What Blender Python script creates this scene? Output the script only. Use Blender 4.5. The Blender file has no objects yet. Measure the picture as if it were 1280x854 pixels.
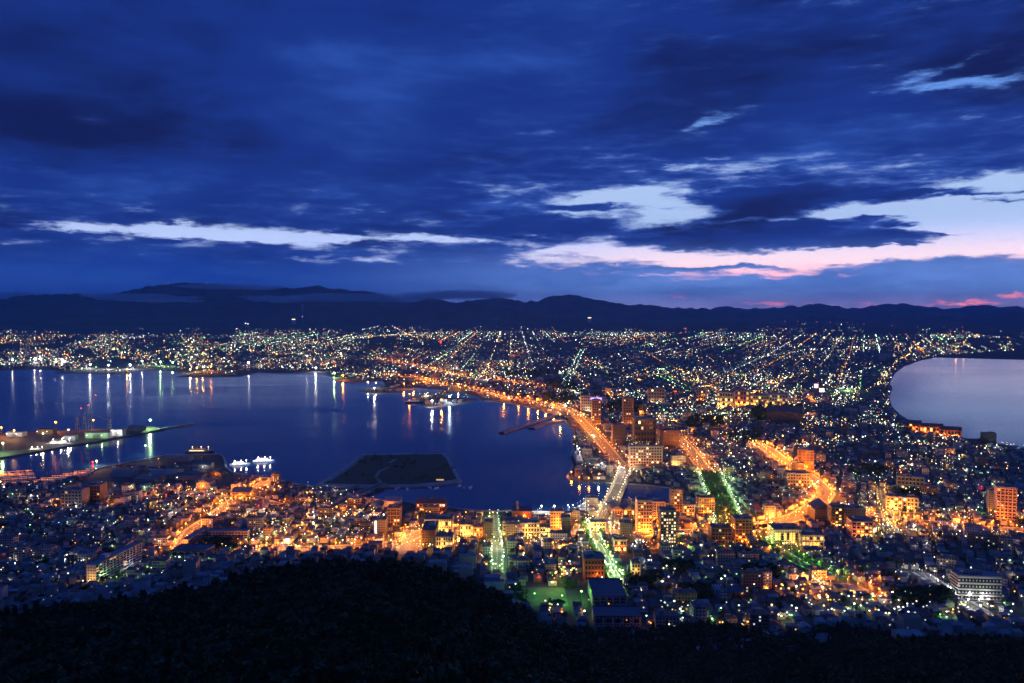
import bpy, bmesh, math, random
import numpy as np
from mathutils import Vector, Matrix

S = bpy.context.scene
COL = S.collection
R = math.radians
rng = np.random.default_rng(7)
random.seed(7)

# ------------------------------------------------------------------ camera
CAM_Z, F, CX, CY, HOR = 330.0, 995.0, 640.0, 427.0, 388.0
PITCH = math.atan((CY - HOR) / F)
cam_d = bpy.data.cameras.new('camera')
cam_d.sensor_width = 36.0
cam_d.lens = F / 1280 * 36
cam_d.clip_start = 1.0
cam_d.clip_end = 120000.0
cam = bpy.data.objects.new('camera', cam_d)
cam.location = (0, 0, CAM_Z)
cam.rotation_euler = (math.pi / 2 - PITCH, 0, 0)
COL.objects.link(cam)
S.camera = cam


def ray(px, py):
    a = (np.asarray(px, float) - CX) / F
    b = (CY - np.asarray(py, float)) / F
    return a, math.cos(PITCH) + b * math.sin(PITCH), b * math.cos(PITCH) - math.sin(PITCH)


def azel(px, py):
    x, y, z = ray(px, py)
    return math.degrees(math.atan2(x, y)), math.degrees(math.atan2(z, math.hypot(x, y)))


# ------------------------------------------------------------------ render settings
S.render.engine = 'CYCLES'
S.view_settings.view_transform = 'Standard'
S.view_settings.look = 'None'
S.view_settings.exposure = 0.0
S.view_settings.gamma = 1.0
S.view_settings.use_curve_mapping = False
cy = S.cycles
cy.use_denoising = True
try:
    cy.denoiser = 'OPENIMAGEDENOISE'
    cy.denoising_input_passes = 'RGB_ALBEDO_NORMAL'
except Exception:
    pass
cy.max_bounces = 4
cy.diffuse_bounces = 1
cy.glossy_bounces = 1
cy.transmission_bounces = 2
cy.transparent_max_bounces = 8
cy.volume_bounces = 0
cy.caustics_reflective = False
cy.caustics_refractive = False
cy.sample_clamp_indirect = 2.0
cy.use_adaptive_sampling = True
cy.adaptive_threshold = 0.03
cy.adaptive_min_samples = 20
cy.pixel_filter_type = 'BLACKMAN_HARRIS'
cy.filter_width = 1.5

# ------------------------------------------------------------------ node helper
class Nodes:
    def __init__(self, tree):
        self.t = tree

    def new(self, kind):
        return self.t.nodes.new(kind)

    def put(self, sock, v):
        if isinstance(v, bpy.types.NodeSocket):
            self.t.links.new(v, sock)
        elif isinstance(v, (tuple, list)) and len(v) == 3 and sock.type == 'RGBA':
            sock.default_value = (*v, 1)
        else:
            sock.default_value = v

    def m(self, op, a, b=None, c=None, clamp=False):
        n = self.new('ShaderNodeMath')
        n.operation = op
        n.use_clamp = clamp
        for i, v in enumerate((a, b, c)):
            if v is not None:
                self.put(n.inputs[i], v)
        return n.outputs[0]

    def vm(self, op, a, b=None, scale=None):
        n = self.new('ShaderNodeVectorMath')
        n.operation = op
        self.put(n.inputs[0], a)
        if b is not None:
            self.put(n.inputs[1], b)
        if scale is not None:
            self.put(n.inputs['Scale'], scale)
        return n.outputs['Value'] if op in ('DOT_PRODUCT', 'LENGTH', 'DISTANCE') else n.outputs['Vector']

    def step(self, v, lo, hi, a=0.0, b=1.0):
        n = self.new('ShaderNodeMapRange')
        n.interpolation_type = 'SMOOTHSTEP'
        for k, w in zip(('Value', 'From Min', 'From Max', 'To Min', 'To Max'), (v, lo, hi, a, b)):
            self.put(n.inputs[k], w)
        return n.outputs[0]

    def lin(self, v, lo, hi, a=0.0, b=1.0):
        n = self.new('ShaderNodeMapRange')
        for k, w in zip(('Value', 'From Min', 'From Max', 'To Min', 'To Max'), (v, lo, hi, a, b)):
            self.put(n.inputs[k], w)
        return n.outputs[0]

    def comb(self, x, y, z=0.0):
        n = self.new('ShaderNodeCombineXYZ')
        for i, v in enumerate((x, y, z)):
            self.put(n.inputs[i], v)
        return n.outputs[0]

    def sep(self, v):
        n = self.new('ShaderNodeSeparateXYZ')
        self.put(n.inputs[0], v)
        return n.outputs

    def noise(self, vec, scale, detail=4, rough=0.55, out='Fac', dist=0.0):
        n = self.new('ShaderNodeTexNoise')
        if vec is not None:
            self.put(n.inputs['Vector'], vec)
        n.inputs['Scale'].default_value = scale
        n.inputs['Detail'].default_value = detail
        n.inputs['Roughness'].default_value = rough
        n.inputs['Distortion'].default_value = dist
        return n.outputs[out]

    def mix(self, f, a, b):
        n = self.new('ShaderNodeMix')
        n.data_type = 'RGBA'
        self.put(n.inputs[0], f)
        self.put(n.inputs[6], a)
        self.put(n.inputs[7], b)
        return n.outputs[2]

    def mapping(self, v, loc, rot, scale):
        n = self.new('ShaderNodeMapping')
        n.vector_type = 'TEXTURE'
        self.put(n.inputs[0], v)
        n.inputs[1].default_value = loc
        n.inputs[2].default_value = rot
        n.inputs[3].default_value = scale
        return n.outputs[0]


def lin3(r, g, b):
    """display value 0-255 -> linear"""
    return tuple(((c / 255) / 12.92 if c <= 10 else ((c / 255 + 0.055) / 1.055) ** 2.4) for c in (r, g, b))


# ------------------------------------------------------------------ world: pre-dawn sky with a broken cloud deck
SUN_AZ, SUN_EL = 48.0, 2.0          # degrees right of the view axis, above the horizon
W = bpy.data.worlds.new('World')
S.world = W
W.use_nodes = True
wt = W.node_tree
wt.nodes.clear()
N = Nodes(wt)
tc = N.new('ShaderNodeTexCoord')
D = tc.outputs['Generated']
x, y, z = N.sep(D)
az = N.m('MULTIPLY', N.m('ARCTAN2', x, y), 57.29578)
el = N.m('MULTIPLY', N.m('ARCSINE', z), 57.29578)
zk = N.m('MAXIMUM', N.m('ADD', z, 0.085), 0.03)
plane = N.comb(N.m('DIVIDE', x, zk), N.m('DIVIDE', y, zk), 0.0)     # where the ray meets the cloud deck
flat = N.comb(N.m('MULTIPLY', az, 0.11), N.m('MULTIPLY', el, 0.42), 0.0)
# turbulence that frays every edge
nf = N.noise(N.comb(N.m('MULTIPLY', az, 0.16), N.m('MULTIPLY', el, 0.75), 3.7), 1.0, 8, 0.62)
nc = N.noise(plane, 0.9, 7, 0.58, dist=0.25)
nb = N.noise(flat, 0.55, 3, 0.5)
nd = N.noise(N.comb(N.m('MULTIPLY', az, 0.055), N.m('MULTIPLY', el, 0.17), 5.5), 1.0, 6, 0.55, dist=0.5)
ne = N.noise(plane, 0.62, 6, 0.52, dist=0.35)
wv = N.noise(N.comb(N.m('MULTIPLY', az, 0.20), N.m('MULTIPLY', el, 0.75), 9.1), 1.0, 7, 0.66, out='Color')
wv = N.vm('MULTIPLY', N.vm('SUBTRACT', wv, (0.5, 0.5, 0.5)), (9.0, 1.9, 0.0))
Q = N.vm('ADD', N.comb(az, el, 0.0), wv)
QX, QY, _qz = N.sep(Q)


def blob_sum(blobs, start):
    """Soft ellipses on the celestial sphere: (px, py, half width, half height, weight, tilt)."""
    acc = start
    for b in blobs:
        px, py, hx, hy, w = b[:5]
        tilt = b[5] if len(b) > 5 else 0.0
        a0, e0 = azel(px, py)
        a1, _ = azel(px + hx, py)
        _, e1 = azel(px, py - hy)
        # the running sum rides along in z (scaled to nothing) so the blobs are evaluated one after another
        v = N.mapping(N.comb(QX, QY, acc), (a0, e0, 0), (0, 0, R(tilt)), (max(abs(a1 - a0), .05), max(abs(e1 - e0), .05), 1e6))
        d = N.vm('DOT_PRODUCT', v, v)
        acc = N.m('MULTIPLY_ADD', N.m('POWER', 0.5, d), w, acc)
    return acc


GAPS = [  # openings in the deck, (-) = cloud in front of them
    (95, 286, 45, 3, .6), (180, 287, 80, 4.5, .85), (245, 290, 70, 8, 1.0), (320, 294, 90, 9, 1.1), (370, 300, 70, 7, 1.1), (420, 299, 30, 4, .6), (500, 297, 45, 5, .85), (545, 296, 30, 4, .6), (600, 298, 30, 3.5, .75),
    (275, 303, 60, 3, -.5), (375, 326, 22, 2.5, .6), (447, 325, 28, 2.5, .5), (645, 327, 26, 4, .7), (655, 302, 24, 4, .6),
    (740, 248, 70, 6, .9, 5), (800, 250, 75, 13, 1.2), (850, 262, 60, 15, 1.1), (800, 279, 60, 8, .9), (720, 268, 36, 3, .6),
    (760, 262, 50, 3.2, -1.0), (690, 283, 80, 9, -.9), (790, 271, 30, 3, -.6), (880, 247, 44, 3.5, -.7),
    (745, 301, 45, 4, .8), (725, 311, 36, 4, .8), (790, 318, 110, 8, 1.15), (900, 322, 130, 8, 1.2), (1010, 322, 110, 7, 1.1), (1110, 317, 90, 7, 1.1), (1190, 313, 80, 6, .8),
    (910, 285, 26, 3, .7), (955, 276, 40, 3, .75), (1060, 263, 42, 8, .9), (1130, 262, 90, 17, 1.2), (1220, 272, 110, 28, 1.25), (1170, 294, 90, 12, 1.0), (1340, 280, 120, 40, 1.2), (1240, 228, 55, 7, .95), (1290, 236, 60, 8, .8),
    (965, 294, 115, 13, -1.5), (1075, 298, 60, 7, -1.1), (1110, 307, 60, 2.2, -.8), (960, 248, 110, 14, -1.0), (1210, 322, 90, 7, -.4),
    (1215, 243, 90, 2.8, -1.5), (1120, 241, 60, 3.2, -1.4), (1240, 250, 44, 2.8, -1.5), (1255, 294, 40, 2.4, -1.1), (1185, 291, 30, 2.2, -1.0), (1090, 273, 34, 2.6, -1.2), (1125, 278, 38, 3.4, -1.4), (1150, 290, 16, 2.2, -.8), (840, 325, 60, 2, -.9), (900, 316, 40, 1.8, -.7),
    (843, 209, 16, 4, .75), (908, 212, 40, 4, .7), (890, 198, 34, 2.5, .5), (955, 205, 26, 2.5, .35), (955, 232, 40, 3, .4), (925, 222, 26, 2.5, .4), (800, 300, 26, 2, -.4),
    (912, 142, 30, 6, .62, 14), (890, 152, 24, 4, .4, 10), (1140, 98, 44, 13, .66), (1200, 76, 50, 6, .78, 16), (1160, 112, 50, 6, .62), (1225, 104, 44, 4.5, .78), (1180, 92, 24, 4, -.3), (1250, 86, 30, 8, -.3),
    (828, 342, 34, 2.6, .75), (875, 346, 60, 3.4, .85, 3), (950, 340, 70, 4, .9), (760, 352, 40, 2, .40, 6), (905, 333, 60, 2, -.6),
    (1208, 376, 26, 3, 1.0), (1275, 367, 18, 2, .9), (1097, 383, 18, 3, .8), (1213, 385, 20, 2, .4),
    (372, 72, 26, 7, .26), (1000, 130, 200, 60, -.25), (60, 140, 240, 50, -.3), (560, 355, 700, 12, -.55), (0, 330, 120, 30, -.5), (1100, 358, 160, 8, -.5),
]
nh = N.noise(N.comb(N.m('MULTIPLY', az, 0.42), N.m('MULTIPLY', el, 2.3), 1.3), 1.0, 6, 0.6)
gap = blob_sum(GAPS, N.m('MULTIPLY', N.m('SUBTRACT', nf, 0.5), 2.1))
gap = N.m('ADD', gap, N.m('MULTIPLY', N.m('SUBTRACT', nc, 0.5), 0.7))
gap = N.m('ADD', gap, N.m('MULTIPLY', N.m('SUBTRACT', nh, 0.5), 1.9))
gap = N.m('SUBTRACT', gap, N.m('ADD', 0.05, N.m('MULTIPLY', N.step(el, 10.0, 15.0), 0.22)))
gap = N.m('SUBTRACT', gap, N.m('MULTIPLY', N.m('MULTIPLY', N.step(el, 3.6, 2.4), N.step(az, 4.0, -4.0)), 0.45))
gap = N.m('SUBTRACT', gap, N.m('MULTIPLY', N.m('MULTIPLY', N.step(el, 6.6, 8.0), N.step(az, 0.0, -6.0)), 0.30))
open_ = N.step(gap, 0.05, 1.05)
thin = N.step(gap, -0.40, 0.45)
# what lies behind the deck: clear dawn air, whitish-blue above, pink low down and towards the sun
sky = N.new('ShaderNodeTexSky')
sky.sky_type = 'NISHITA'
sky.sun_disc = False
sky.sun_elevation = R(SUN_EL)
sky.sun_rotation = R(SUN_AZ)
sky.altitude = 330
low = N.step(el, 5.6, 3.0)
right_ = N.step(az, -8.0, 14.0)
clear = N.mix(N.step(el, 14.0, 8.0), lin3(105, 155, 240), lin3(182, 209, 255))
clear = N.mix(N.step(el, 6.5, 4.5), clear, tuple(1.2 * c for c in lin3(190, 208, 255)))
clear = N.mix(N.m('MULTIPLY', low, right_), clear, tuple(1.4 * c for c in lin3(255, 224, 236)))
clear = N.mix(N.m('MULTIPLY', N.step(el, 3.6, 1.4), right_), clear, tuple(2.0 * c for c in lin3(250, 160, 185)))
clear = N.mix(N.m('MULTIPLY', N.step(el, 1.5, 0.4), right_), clear, tuple(2.6 * c for c in lin3(255, 130, 140)))
# the deck's own colour
DECK = [(60, 150, 190, 34, -.42), (20, 30, 150, 60, -.18), (940, 70, 190, 50, -.16), (1240, 25, 160, 36, -.12), (560, 30, 140, 30, -.2),
        (1265, 90, 40, 22, -.25), (180, 262, 330, 22, -.16), (640, 235, 90, 25, -.20), (960, 290, 150, 18, -.12),
        (300, 225, 260, 35, .12), (420, 110, 140, 50, .18), (760, 150, 90, 40, .10), (930, 180, 160, 25, .22), (620, 160, 120, 30, .06),
        (1060, 175, 220, 34, .26), (640, 255, 80, 8, .25), (1090, 110, 150, 40, .12), (640, 70, 70, 30, .12), (880, 235, 200, 20, .10), (0, 90, 60, 20, .1)]
lum = blob_sum(DECK, N.m('MULTIPLY_ADD', N.m('SUBTRACT', ne, 0.5), 1.5, 0.46))
lum = N.m('ADD', lum, N.m('MULTIPLY', N.m('SUBTRACT', nd, 0.5), 1.3))
lum = N.m('ADD', lum, N.m('MULTIPLY', N.m('SUBTRACT', nb, 0.5), 0.5))
lum = N.m('ADD', lum, N.m('MULTIPLY', N.m('ADD', N.m('MULTIPLY', N.m('SUBTRACT', nf, 0.5), 1.1), N.m('MULTIPLY', N.m('SUBTRACT', nh, 0.5), 0.5)), N.m('MULTIPLY', N.step(el, 6.0, 13.0, 0.8, 0.16), N.step(az, -14.0, 6.0, 0.55, 1.0))))
deck = N.mix(N.step(lum, 0.0, 0.55), lin3(17, 30, 86), lin3(25, 54, 138))
deck = N.mix(N.step(lum, 0.50, 1.15), deck, lin3(52, 96, 194))
# air below the deck: bluer and lighter towards the horizon and the sun
deck = N.mix(N.m('MULTIPLY', N.m('MULTIPLY', thin, N.step(el, 7.5, 14.0, 0.55, 0.14)), N.step(az, -14.0, 6.0, 0.45, 1.0)), deck, lin3(66, 108, 205))
hz = N.step(el, 5.2, 1.8)
air = N.mix(N.step(az, -18.0, 12.0), lin3(28, 76, 180), tuple(1.45 * c for c in lin3(108, 148, 226)))
air = N.mix(N.m('MULTIPLY', N.step(el, 1.5, 0.1), N.step(az, -12.0, 26.0, 0.0, 0.7)), air, tuple(1.3 * c for c in lin3(186, 160, 224)))
air = N.mix(N.m('MULTIPLY', N.step(nf, .40, .65), 0.45), air, lin3(52, 98, 190))
deck = N.mix(N.m('MULTIPLY', hz, 0.85), deck, air)
deck = N.mix(N.m('MULTIPLY', N.step(el, 24.0, 40.0), 0.8), deck, lin3(40, 84, 186))  # overhead sky out of view, brightened to lift the ambient light below
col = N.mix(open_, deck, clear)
# below the horizon
col = N.mix(N.step(el, -0.5, -3.0), col, lin3(10, 18, 45))
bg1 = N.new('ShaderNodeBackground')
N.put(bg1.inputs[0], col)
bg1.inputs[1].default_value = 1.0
bg2 = N.new('ShaderNodeBackground')
N.put(bg2.inputs[0], sky.outputs[0])
bg2.inputs[1].default_value = 0.0004
add = N.new('ShaderNodeAddShader')
wt.links.new(bg1.outputs[0], add.inputs[0])
wt.links.new(bg2.outputs[0], add.inputs[1])
wo = N.new('ShaderNodeOutputWorld')
wt.links.new(add.outputs[0], wo.inputs[0])
W.cycles.sampling_method = 'MANUAL'
W.cycles.sample_map_resolution = 1024

# the sun is still behind the hills and cloud: only a faint warm glow reaches the town
sun_d = bpy.data.lights.new('sun', 'SUN')
sun_d.energy = 0.02
sun_d.angle = R(12)
sun_d.color = (1.0, 0.72, 0.62)
sun = bpy.data.objects.new('sun', sun_d)
sv = Vector((math.sin(R(SUN_AZ)) * math.cos(R(SUN_EL)), math.cos(R(SUN_AZ)) * math.cos(R(SUN_EL)), math.sin(R(SUN_EL))))
sun.rotation_euler = (-sv).to_track_quat('-Z', 'Y').to_euler()
COL.objects.link(sun)

# ------------------------------------------------------------------ mesh and material helpers
def smooth(t):
    t = np.clip(t, 0, 1)
    return t * t * (3 - 2 * t)


def hash2(i, j, seed):
    h = (i * 374761393 + j * 668265263 + seed * 974711) & 0xffffffff
    h = ((h ^ (h >> 13)) * 1274126177) & 0xffffffff
    return ((h ^ (h >> 16)) & 0xffff) / 65535.0


def vnoise(x, y, seed=0):
    x, y = np.asarray(x, float), np.asarray(y, float)
    i, j = np.floor(x).astype(np.int64), np.floor(y).astype(np.int64)
    u, v = x - i, y - j
    u, v = u * u * (3 - 2 * u), v * v * (3 - 2 * v)
    a, b = hash2(i, j, seed), hash2(i + 1, j, seed)
    c, d = hash2(i, j + 1, seed), hash2(i + 1, j + 1, seed)
    return (a * (1 - u) + b * u) * (1 - v) + (c * (1 - u) + d * u) * v


def fbm(x, y, octs=4, seed=0):
    s, a, t = 0.0, 1.0, 0.0
    for k in range(octs):
        s = s + a * vnoise(x * 2 ** k, y * 2 ** k, seed + k)
        t += a
        a *= 0.5
    return s / t


MATS = {}


def material(name, base=(.5, .5, .5), rough=0.8, emit=None, power=0.0, vary=0.0, vscale=0.1, metallic=0.0, sampled=False, bump=0.0):
    if name in MATS:
        return MATS[name]
    mt = bpy.data.materials.new(name)
    mt.use_nodes = True
    t = mt.node_tree
    n = Nodes(t)
    p = t.nodes['Principled BSDF']
    p.inputs['Base Color'].default_value = (*base, 1)
    p.inputs['Roughness'].default_value = rough
    p.inputs['Metallic'].default_value = metallic
    if vary:
        g = n.new('ShaderNodeNewGeometry')
        f = n.noise(g.outputs['Position'], vscale, 4, 0.6)
        k = n.lin(f, .3, .7, 1 - vary, 1 + vary)
        c = n.vm('SCALE', base, scale=k)
        t.links.new(c, p.inputs['Base Color'])
        if bump:
            b = n.new('ShaderNodeBump')
            b.inputs['Strength'].default_value = bump
            n.put(b.inputs['Height'], f)
            t.links.new(b.outputs[0], p.inputs['Normal'])
    if emit:
        p.inputs['Emission Color'].default_value = (*emit, 1)
        p.inputs['Emission Strength'].default_value = power
        mt.cycles.emission_sampling = 'FRONT' if sampled else 'NONE'
    MATS[name] = mt
    return mt


def mesh_np(name, verts, quads, mats, mat_idx=None, tris=None, smooth_shade=False):
    """Fast mesh from numpy arrays."""
    me = bpy.data.meshes.new(name)
    verts = np.asarray(verts, np.float32).reshape(-1, 3)
    me.vertices.add(len(verts))
    me.vertices.foreach_set('co', verts.ravel())
    faces = []
    nq = 0 if quads is None else len(quads)
    nt = 0 if tris is None else len(tris)
    loops = []
    if nq:
        loops.append(np.asarray(quads, np.int32).ravel())
    if nt:
        loops.append(np.asarray(tris, np.int32).ravel())
    lp = np.concatenate(loops)
    me.loops.add(len(lp))
    me.loops.foreach_set('vertex_index', lp)
    me.polygons.add(nq + nt)
    start = np.concatenate([np.arange(nq) * 4, nq * 4 + np.arange(nt) * 3]).astype(np.int32)
    me.polygons.foreach_set('loop_start', start)
    me.polygons.foreach_set('loop_total', np.concatenate([np.full(nq, 4), np.full(nt, 3)]).astype(np.int32))
    for m_ in mats:
        me.materials.append(m_)
    if mat_idx is not None:
        me.polygons.foreach_set('material_index', np.asarray(mat_idx, np.int32))
    me.polygons.foreach_set('use_smooth', np.full(nq + nt, smooth_shade))
    me.update(calc_edges=True)
    me.validate()
    return me


def link(name, data, parent=None, loc=(0, 0, 0), rz=0.0):
    o = bpy.data.objects.new(name, data)
    o.location = loc
    o.rotation_euler = (0, 0, rz)
    COL.objects.link(o)
    if parent is not None:
        o.parent = parent
    return o


def tag(o, label=None, cat=None, group=None, kind=None):
    if label:
        o['label'] = label
    if cat:
        o['category'] = cat
    if group:
        o['group'] = group
    if kind:
        o['kind'] = kind
    return o


def structure(name, me, label):
    return tag(link(name, me), label, 'setting', kind='structure')


def box_np(x0, x1, y0, y1, z0, z1):
    v = [(x0, y0, z0), (x1, y0, z0), (x1, y1, z0), (x0, y1, z0), (x0, y0, z1), (x1, y0, z1), (x1, y1, z1), (x0, y1, z1)]
    q = [(0, 3, 2, 1), (4, 5, 6, 7), (0, 1, 5, 4), (1, 2, 6, 5), (2, 3, 7, 6), (3, 0, 4, 7)]
    return v, q


class MB:
    """Collects boxes, prisms and tubes for ONE mesh object."""
    def __init__(self):
        self.v, self.f, self.m = [], [], []

    def add(self, verts, faces, mi=0):
        n = len(self.v)
        self.v += [tuple(p) for p in verts]
        self.f += [tuple(i + n for i in f) for f in faces]
        self.m += [mi] * len(faces)
        return self

    def box(self, x0, x1, y0, y1, z0, z1, mi=0):
        return self.add(*box_np(x0, x1, y0, y1, z0, z1), mi)

    def prism(self, pts, z0, z1, mi=0):
        n = len(pts)
        v = [(p[0], p[1], z0) for p in pts] + [(p[0], p[1], z1) for p in pts]
        f = [tuple(range(n - 1, -1, -1)), tuple(range(n, 2 * n))] + [(i, (i + 1) % n, (i + 1) % n + n, i + n) for i in range(n)]
        return self.add(v, f, mi)

    def gable(self, x0, x1, y0, y1, z0, z1, mi=0, over=0.0):
        """gabled roof, ridge along x"""
        x0 -= over; x1 += over; y0 -= over; y1 += over
        ym = (y0 + y1) / 2
        v = [(x0, y0, z0), (x1, y0, z0), (x1, y1, z0), (x0, y1, z0), (x0, ym, z1), (x1, ym, z1)]
        return self.add(v, [(0, 1, 5, 4), (2, 3, 4, 5), (0, 4, 3), (1, 2, 5), (0, 3, 2, 1)], mi)

    def hip(self, x0, x1, y0, y1, z0, z1, mi=0, over=0.0):
        x0 -= over; x1 += over; y0 -= over; y1 += over
        ym, k = (y0 + y1) / 2, min((y1 - y0) / 2, (x1 - x0) / 2.2)
        v = [(x0, y0, z0), (x1, y0, z0), (x1, y1, z0), (x0, y1, z0), (x0 + k, ym, z1), (x1 - k, ym, z1)]
        return self.add(v, [(0, 1, 5, 4), (2, 3, 4, 5), (0, 4, 3), (1, 2, 5), (0, 3, 2, 1)], mi)

    def tube(self, p, q, r0, r1, n=6, mi=0):
        p, q = Vector(p), Vector(q)
        d = (q - p).normalized()
        a = d.orthogonal().normalized()
        b = d.cross(a)
        v = [p + (a * math.cos(t) + b * math.sin(t)) * r0 for t in (2 * math.pi * i / n for i in range(n))]
        v += [q + (a * math.cos(t) + b * math.sin(t)) * r1 for t in (2 * math.pi * i / n for i in range(n))]
        f = [(i, (i + 1) % n, (i + 1) % n + n, i + n) for i in range(n)] + [tuple(range(n - 1, -1, -1)), tuple(range(n, 2 * n))]
        return self.add(v, f, mi)

    def ball(self, c, r, mi=0, n=6, rings=4, sz=1.0):
        v, f = [(c[0], c[1], c[2] - r * sz)], []
        for i in range(1, rings):
            t = math.pi * i / rings
            for k in range(n):
                a = 2 * math.pi * k / n
                v.append((c[0] + r * math.sin(t) * math.cos(a), c[1] + r * math.sin(t) * math.sin(a), c[2] - r * sz * math.cos(t)))
        v.append((c[0], c[1], c[2] + r * sz))
        for k in range(n):
            f.append((0, 1 + (k + 1) % n, 1 + k))
            for i in range(rings - 2):
                a, b = 1 + i * n + k, 1 + i * n + (k + 1) % n
                f.append((a, b, b + n, a + n))
            e = 1 + (rings - 2) * n
            f.append((e + k, e + (k + 1) % n, len(v) - 1))
        return self.add(v, f, mi)

    def mesh(self, name, *mats):
        me = bpy.data.meshes.new(name)
        me.from_pydata(self.v, [], self.f)
        for m_ in mats:
            me.materials.append(m_)
        if len(mats) > 1:
            me.polygons.foreach_set('material_index', self.m)
        me.update()
        return me

    def build(self, name, mats, parent=None, loc=(0, 0, 0), rz=0.0):
        mats = mats if isinstance(mats, (list, tuple)) else [mats]
        return link(name, self.mesh(name, *mats), parent, loc, rz)


# ------------------------------------------------------------------ lie of the land
SPUR = [(-400, 775), (-100, 764), (0, 756), (100, 744), (200, 731), (300, 708), (350, 697), (420, 692), (500, 693), (560, 706), (620, 733), (660, 757), (700, 786),
        (760, 812), (800, 830), (860, 852), (900, 872), (1000, 930), (1200, 1050), (1600, 1200)]
FOOT = [(-400, 830), (600, 830), (700, 818), (780, 814), (860, 812), (1000, 820), (1040, 817), (1080, 798), (1130, 794), (1200, 790), (1280, 794), (1500, 800), (1800, 810)]


def px_of(x, y):
    return CX + F * x / np.maximum(y, 1e-3)


def town_z(r):
    return 3.0 + 30 * smooth((1250 - r) / 560) + np.maximum(r - 6200, 0) * 0.0165 - 0.0205 * np.maximum(r - 12500, 0)


def crest(x, y, prof, rc, sag, drop):
    r = np.hypot(x, y)
    px = np.clip(px_of(x, np.maximum(y, 0.15 * r)), -390, 1590)
    py = np.interp(px, [p[0] for p in prof], [p[1] for p in prof])
    a, fw, up = ray(px, py)
    tan = -up / np.hypot(a, fw)
    wob = (fbm(x / 90, y / 90, 3, 5) - .5) * 14 * smooth(r / 200)
    near = CAM_Z - r * tan - 4 - sag * np.sin(np.pi * np.clip(r / rc, 0, 1)) + wob * (1 - smooth((r - rc * .55) / (rc * .4)))
    zc = CAM_Z - rc * tan - 4
    far = zc - drop * (r - rc) - .0012 * (r - rc) ** 2
    return np.where(r < rc, near, far)


def terrain(x, y):
    r = np.hypot(x, y)
    t = town_z(r)
    a = crest(x, y, SPUR, 470.0, 26.0, 0.50)
    b = crest(x, y, FOOT, 655.0, 40.0, 0.35)
    h = np.maximum(np.maximum(a, b) - 11.0, t)
    # a low hill with houses on it, far across the plain
    hx, hy = 480, 6400
    h = h + 62 * np.exp(-(((x + 1060) / 500) ** 2 + ((y - 7400) / 1100) ** 2))
    return np.minimum(h, CAM_Z - 4)


def at(px, py, lift=0.0, it=12):
    """Where the line of sight through a photo pixel meets the ground."""
    a, fw, up = ray(px, py)
    z = np.zeros_like(a) + 5.0
    for _ in range(it):
        k = (CAM_Z - z) / np.maximum(-up, 1e-4)
        z = 0.5 * z + 0.5 * np.minimum(terrain(a * k, fw * k), 250)
    k = (CAM_Z - z) / np.maximum(-up, 1e-4)
    return a * k, fw * k, z + lift


def at0(px, py, z=0.4):
    a, fw, up = ray(px, py)
    k = (CAM_Z - z) / -up
    return a * k, fw * k


BAY = [(-420, 462), (-60, 463), (0, 464), (40, 462), (66, 463), (72, 466), (110, 467), (160, 468), (172, 463), (205, 463), (238, 468), (222, 471), (245, 472), (300, 471),
       (322, 466), (360, 467), (400, 466), (418, 472), (417, 476), (440, 479), (478, 476), (482, 482), (447, 488), (465, 493), (500, 491),
       (520, 485), (556, 488), (545, 493), (520, 494), (508, 499), (535, 510), (570, 507), (590, 503), (598, 499), (570, 497), (556, 494), (568, 490), (590, 494), (606, 501), (640, 505), (672, 512), (690, 518),
       (706, 526), (716, 537), (719, 548), (714, 552), (717, 562), (712, 572), (716, 582), (709, 597), (712, 601), (757, 604), (800, 606), (842, 611),
       (836, 627), (772, 625), (760, 628), (742, 624), (731, 630), (726, 638), (712, 641), (660, 640), (643, 638), (620, 640), (575, 637),
       (545, 632), (505, 627), (470, 625), (440, 619), (415, 613), (392, 609), (362, 604), (345, 599), (338, 598), (322, 597), (291, 591), (283, 585), (281, 575), (276, 568), (208, 569), (184, 574), (126, 585),
       (112, 590), (100, 593), (62, 602), (52, 606), (40, 600), (0, 605), (-60, 612), (-420, 640)]
STRAIT = [(1330, 436), (1262, 439), (1225, 442), (1180, 445), (1150, 451), (1130, 458), (1118, 467), (1112, 478), (1115, 486), (1111, 496), (1114, 508), (1125, 519),
          (1140, 528), (1165, 539), (1190, 545), (1214, 549), (1228, 548), (1236, 553), (1262, 557), (1290, 562), (1420, 590), (1700, 640), (1700, 432)]


def inside(px, py, poly):
    px, py = np.asarray(px, float), np.asarray(py, float)
    c = np.zeros(px.shape, bool)
    n = len(poly)
    for i in range(n):
        x1, y1 = poly[i]
        x2, y2 = poly[(i + 1) % n]
        if y1 == y2:
            continue
        k = ((y1 > py) != (y2 > py)) & (px < (x2 - x1) * (py - y1) / (y2 - y1) + x1)
        c ^= k
    return c


def to_px(x, y, z):
    """ground point -> photo pixel (used only to look up which district a point lies in)"""
    dz = z - CAM_Z
    f = y * math.cos(PITCH) - dz * math.sin(PITCH)
    u = y * math.sin(PITCH) + dz * math.cos(PITCH)
    f = np.maximum(f, 1)
    return CX + F * x / f, CY - F * u / f


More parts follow.
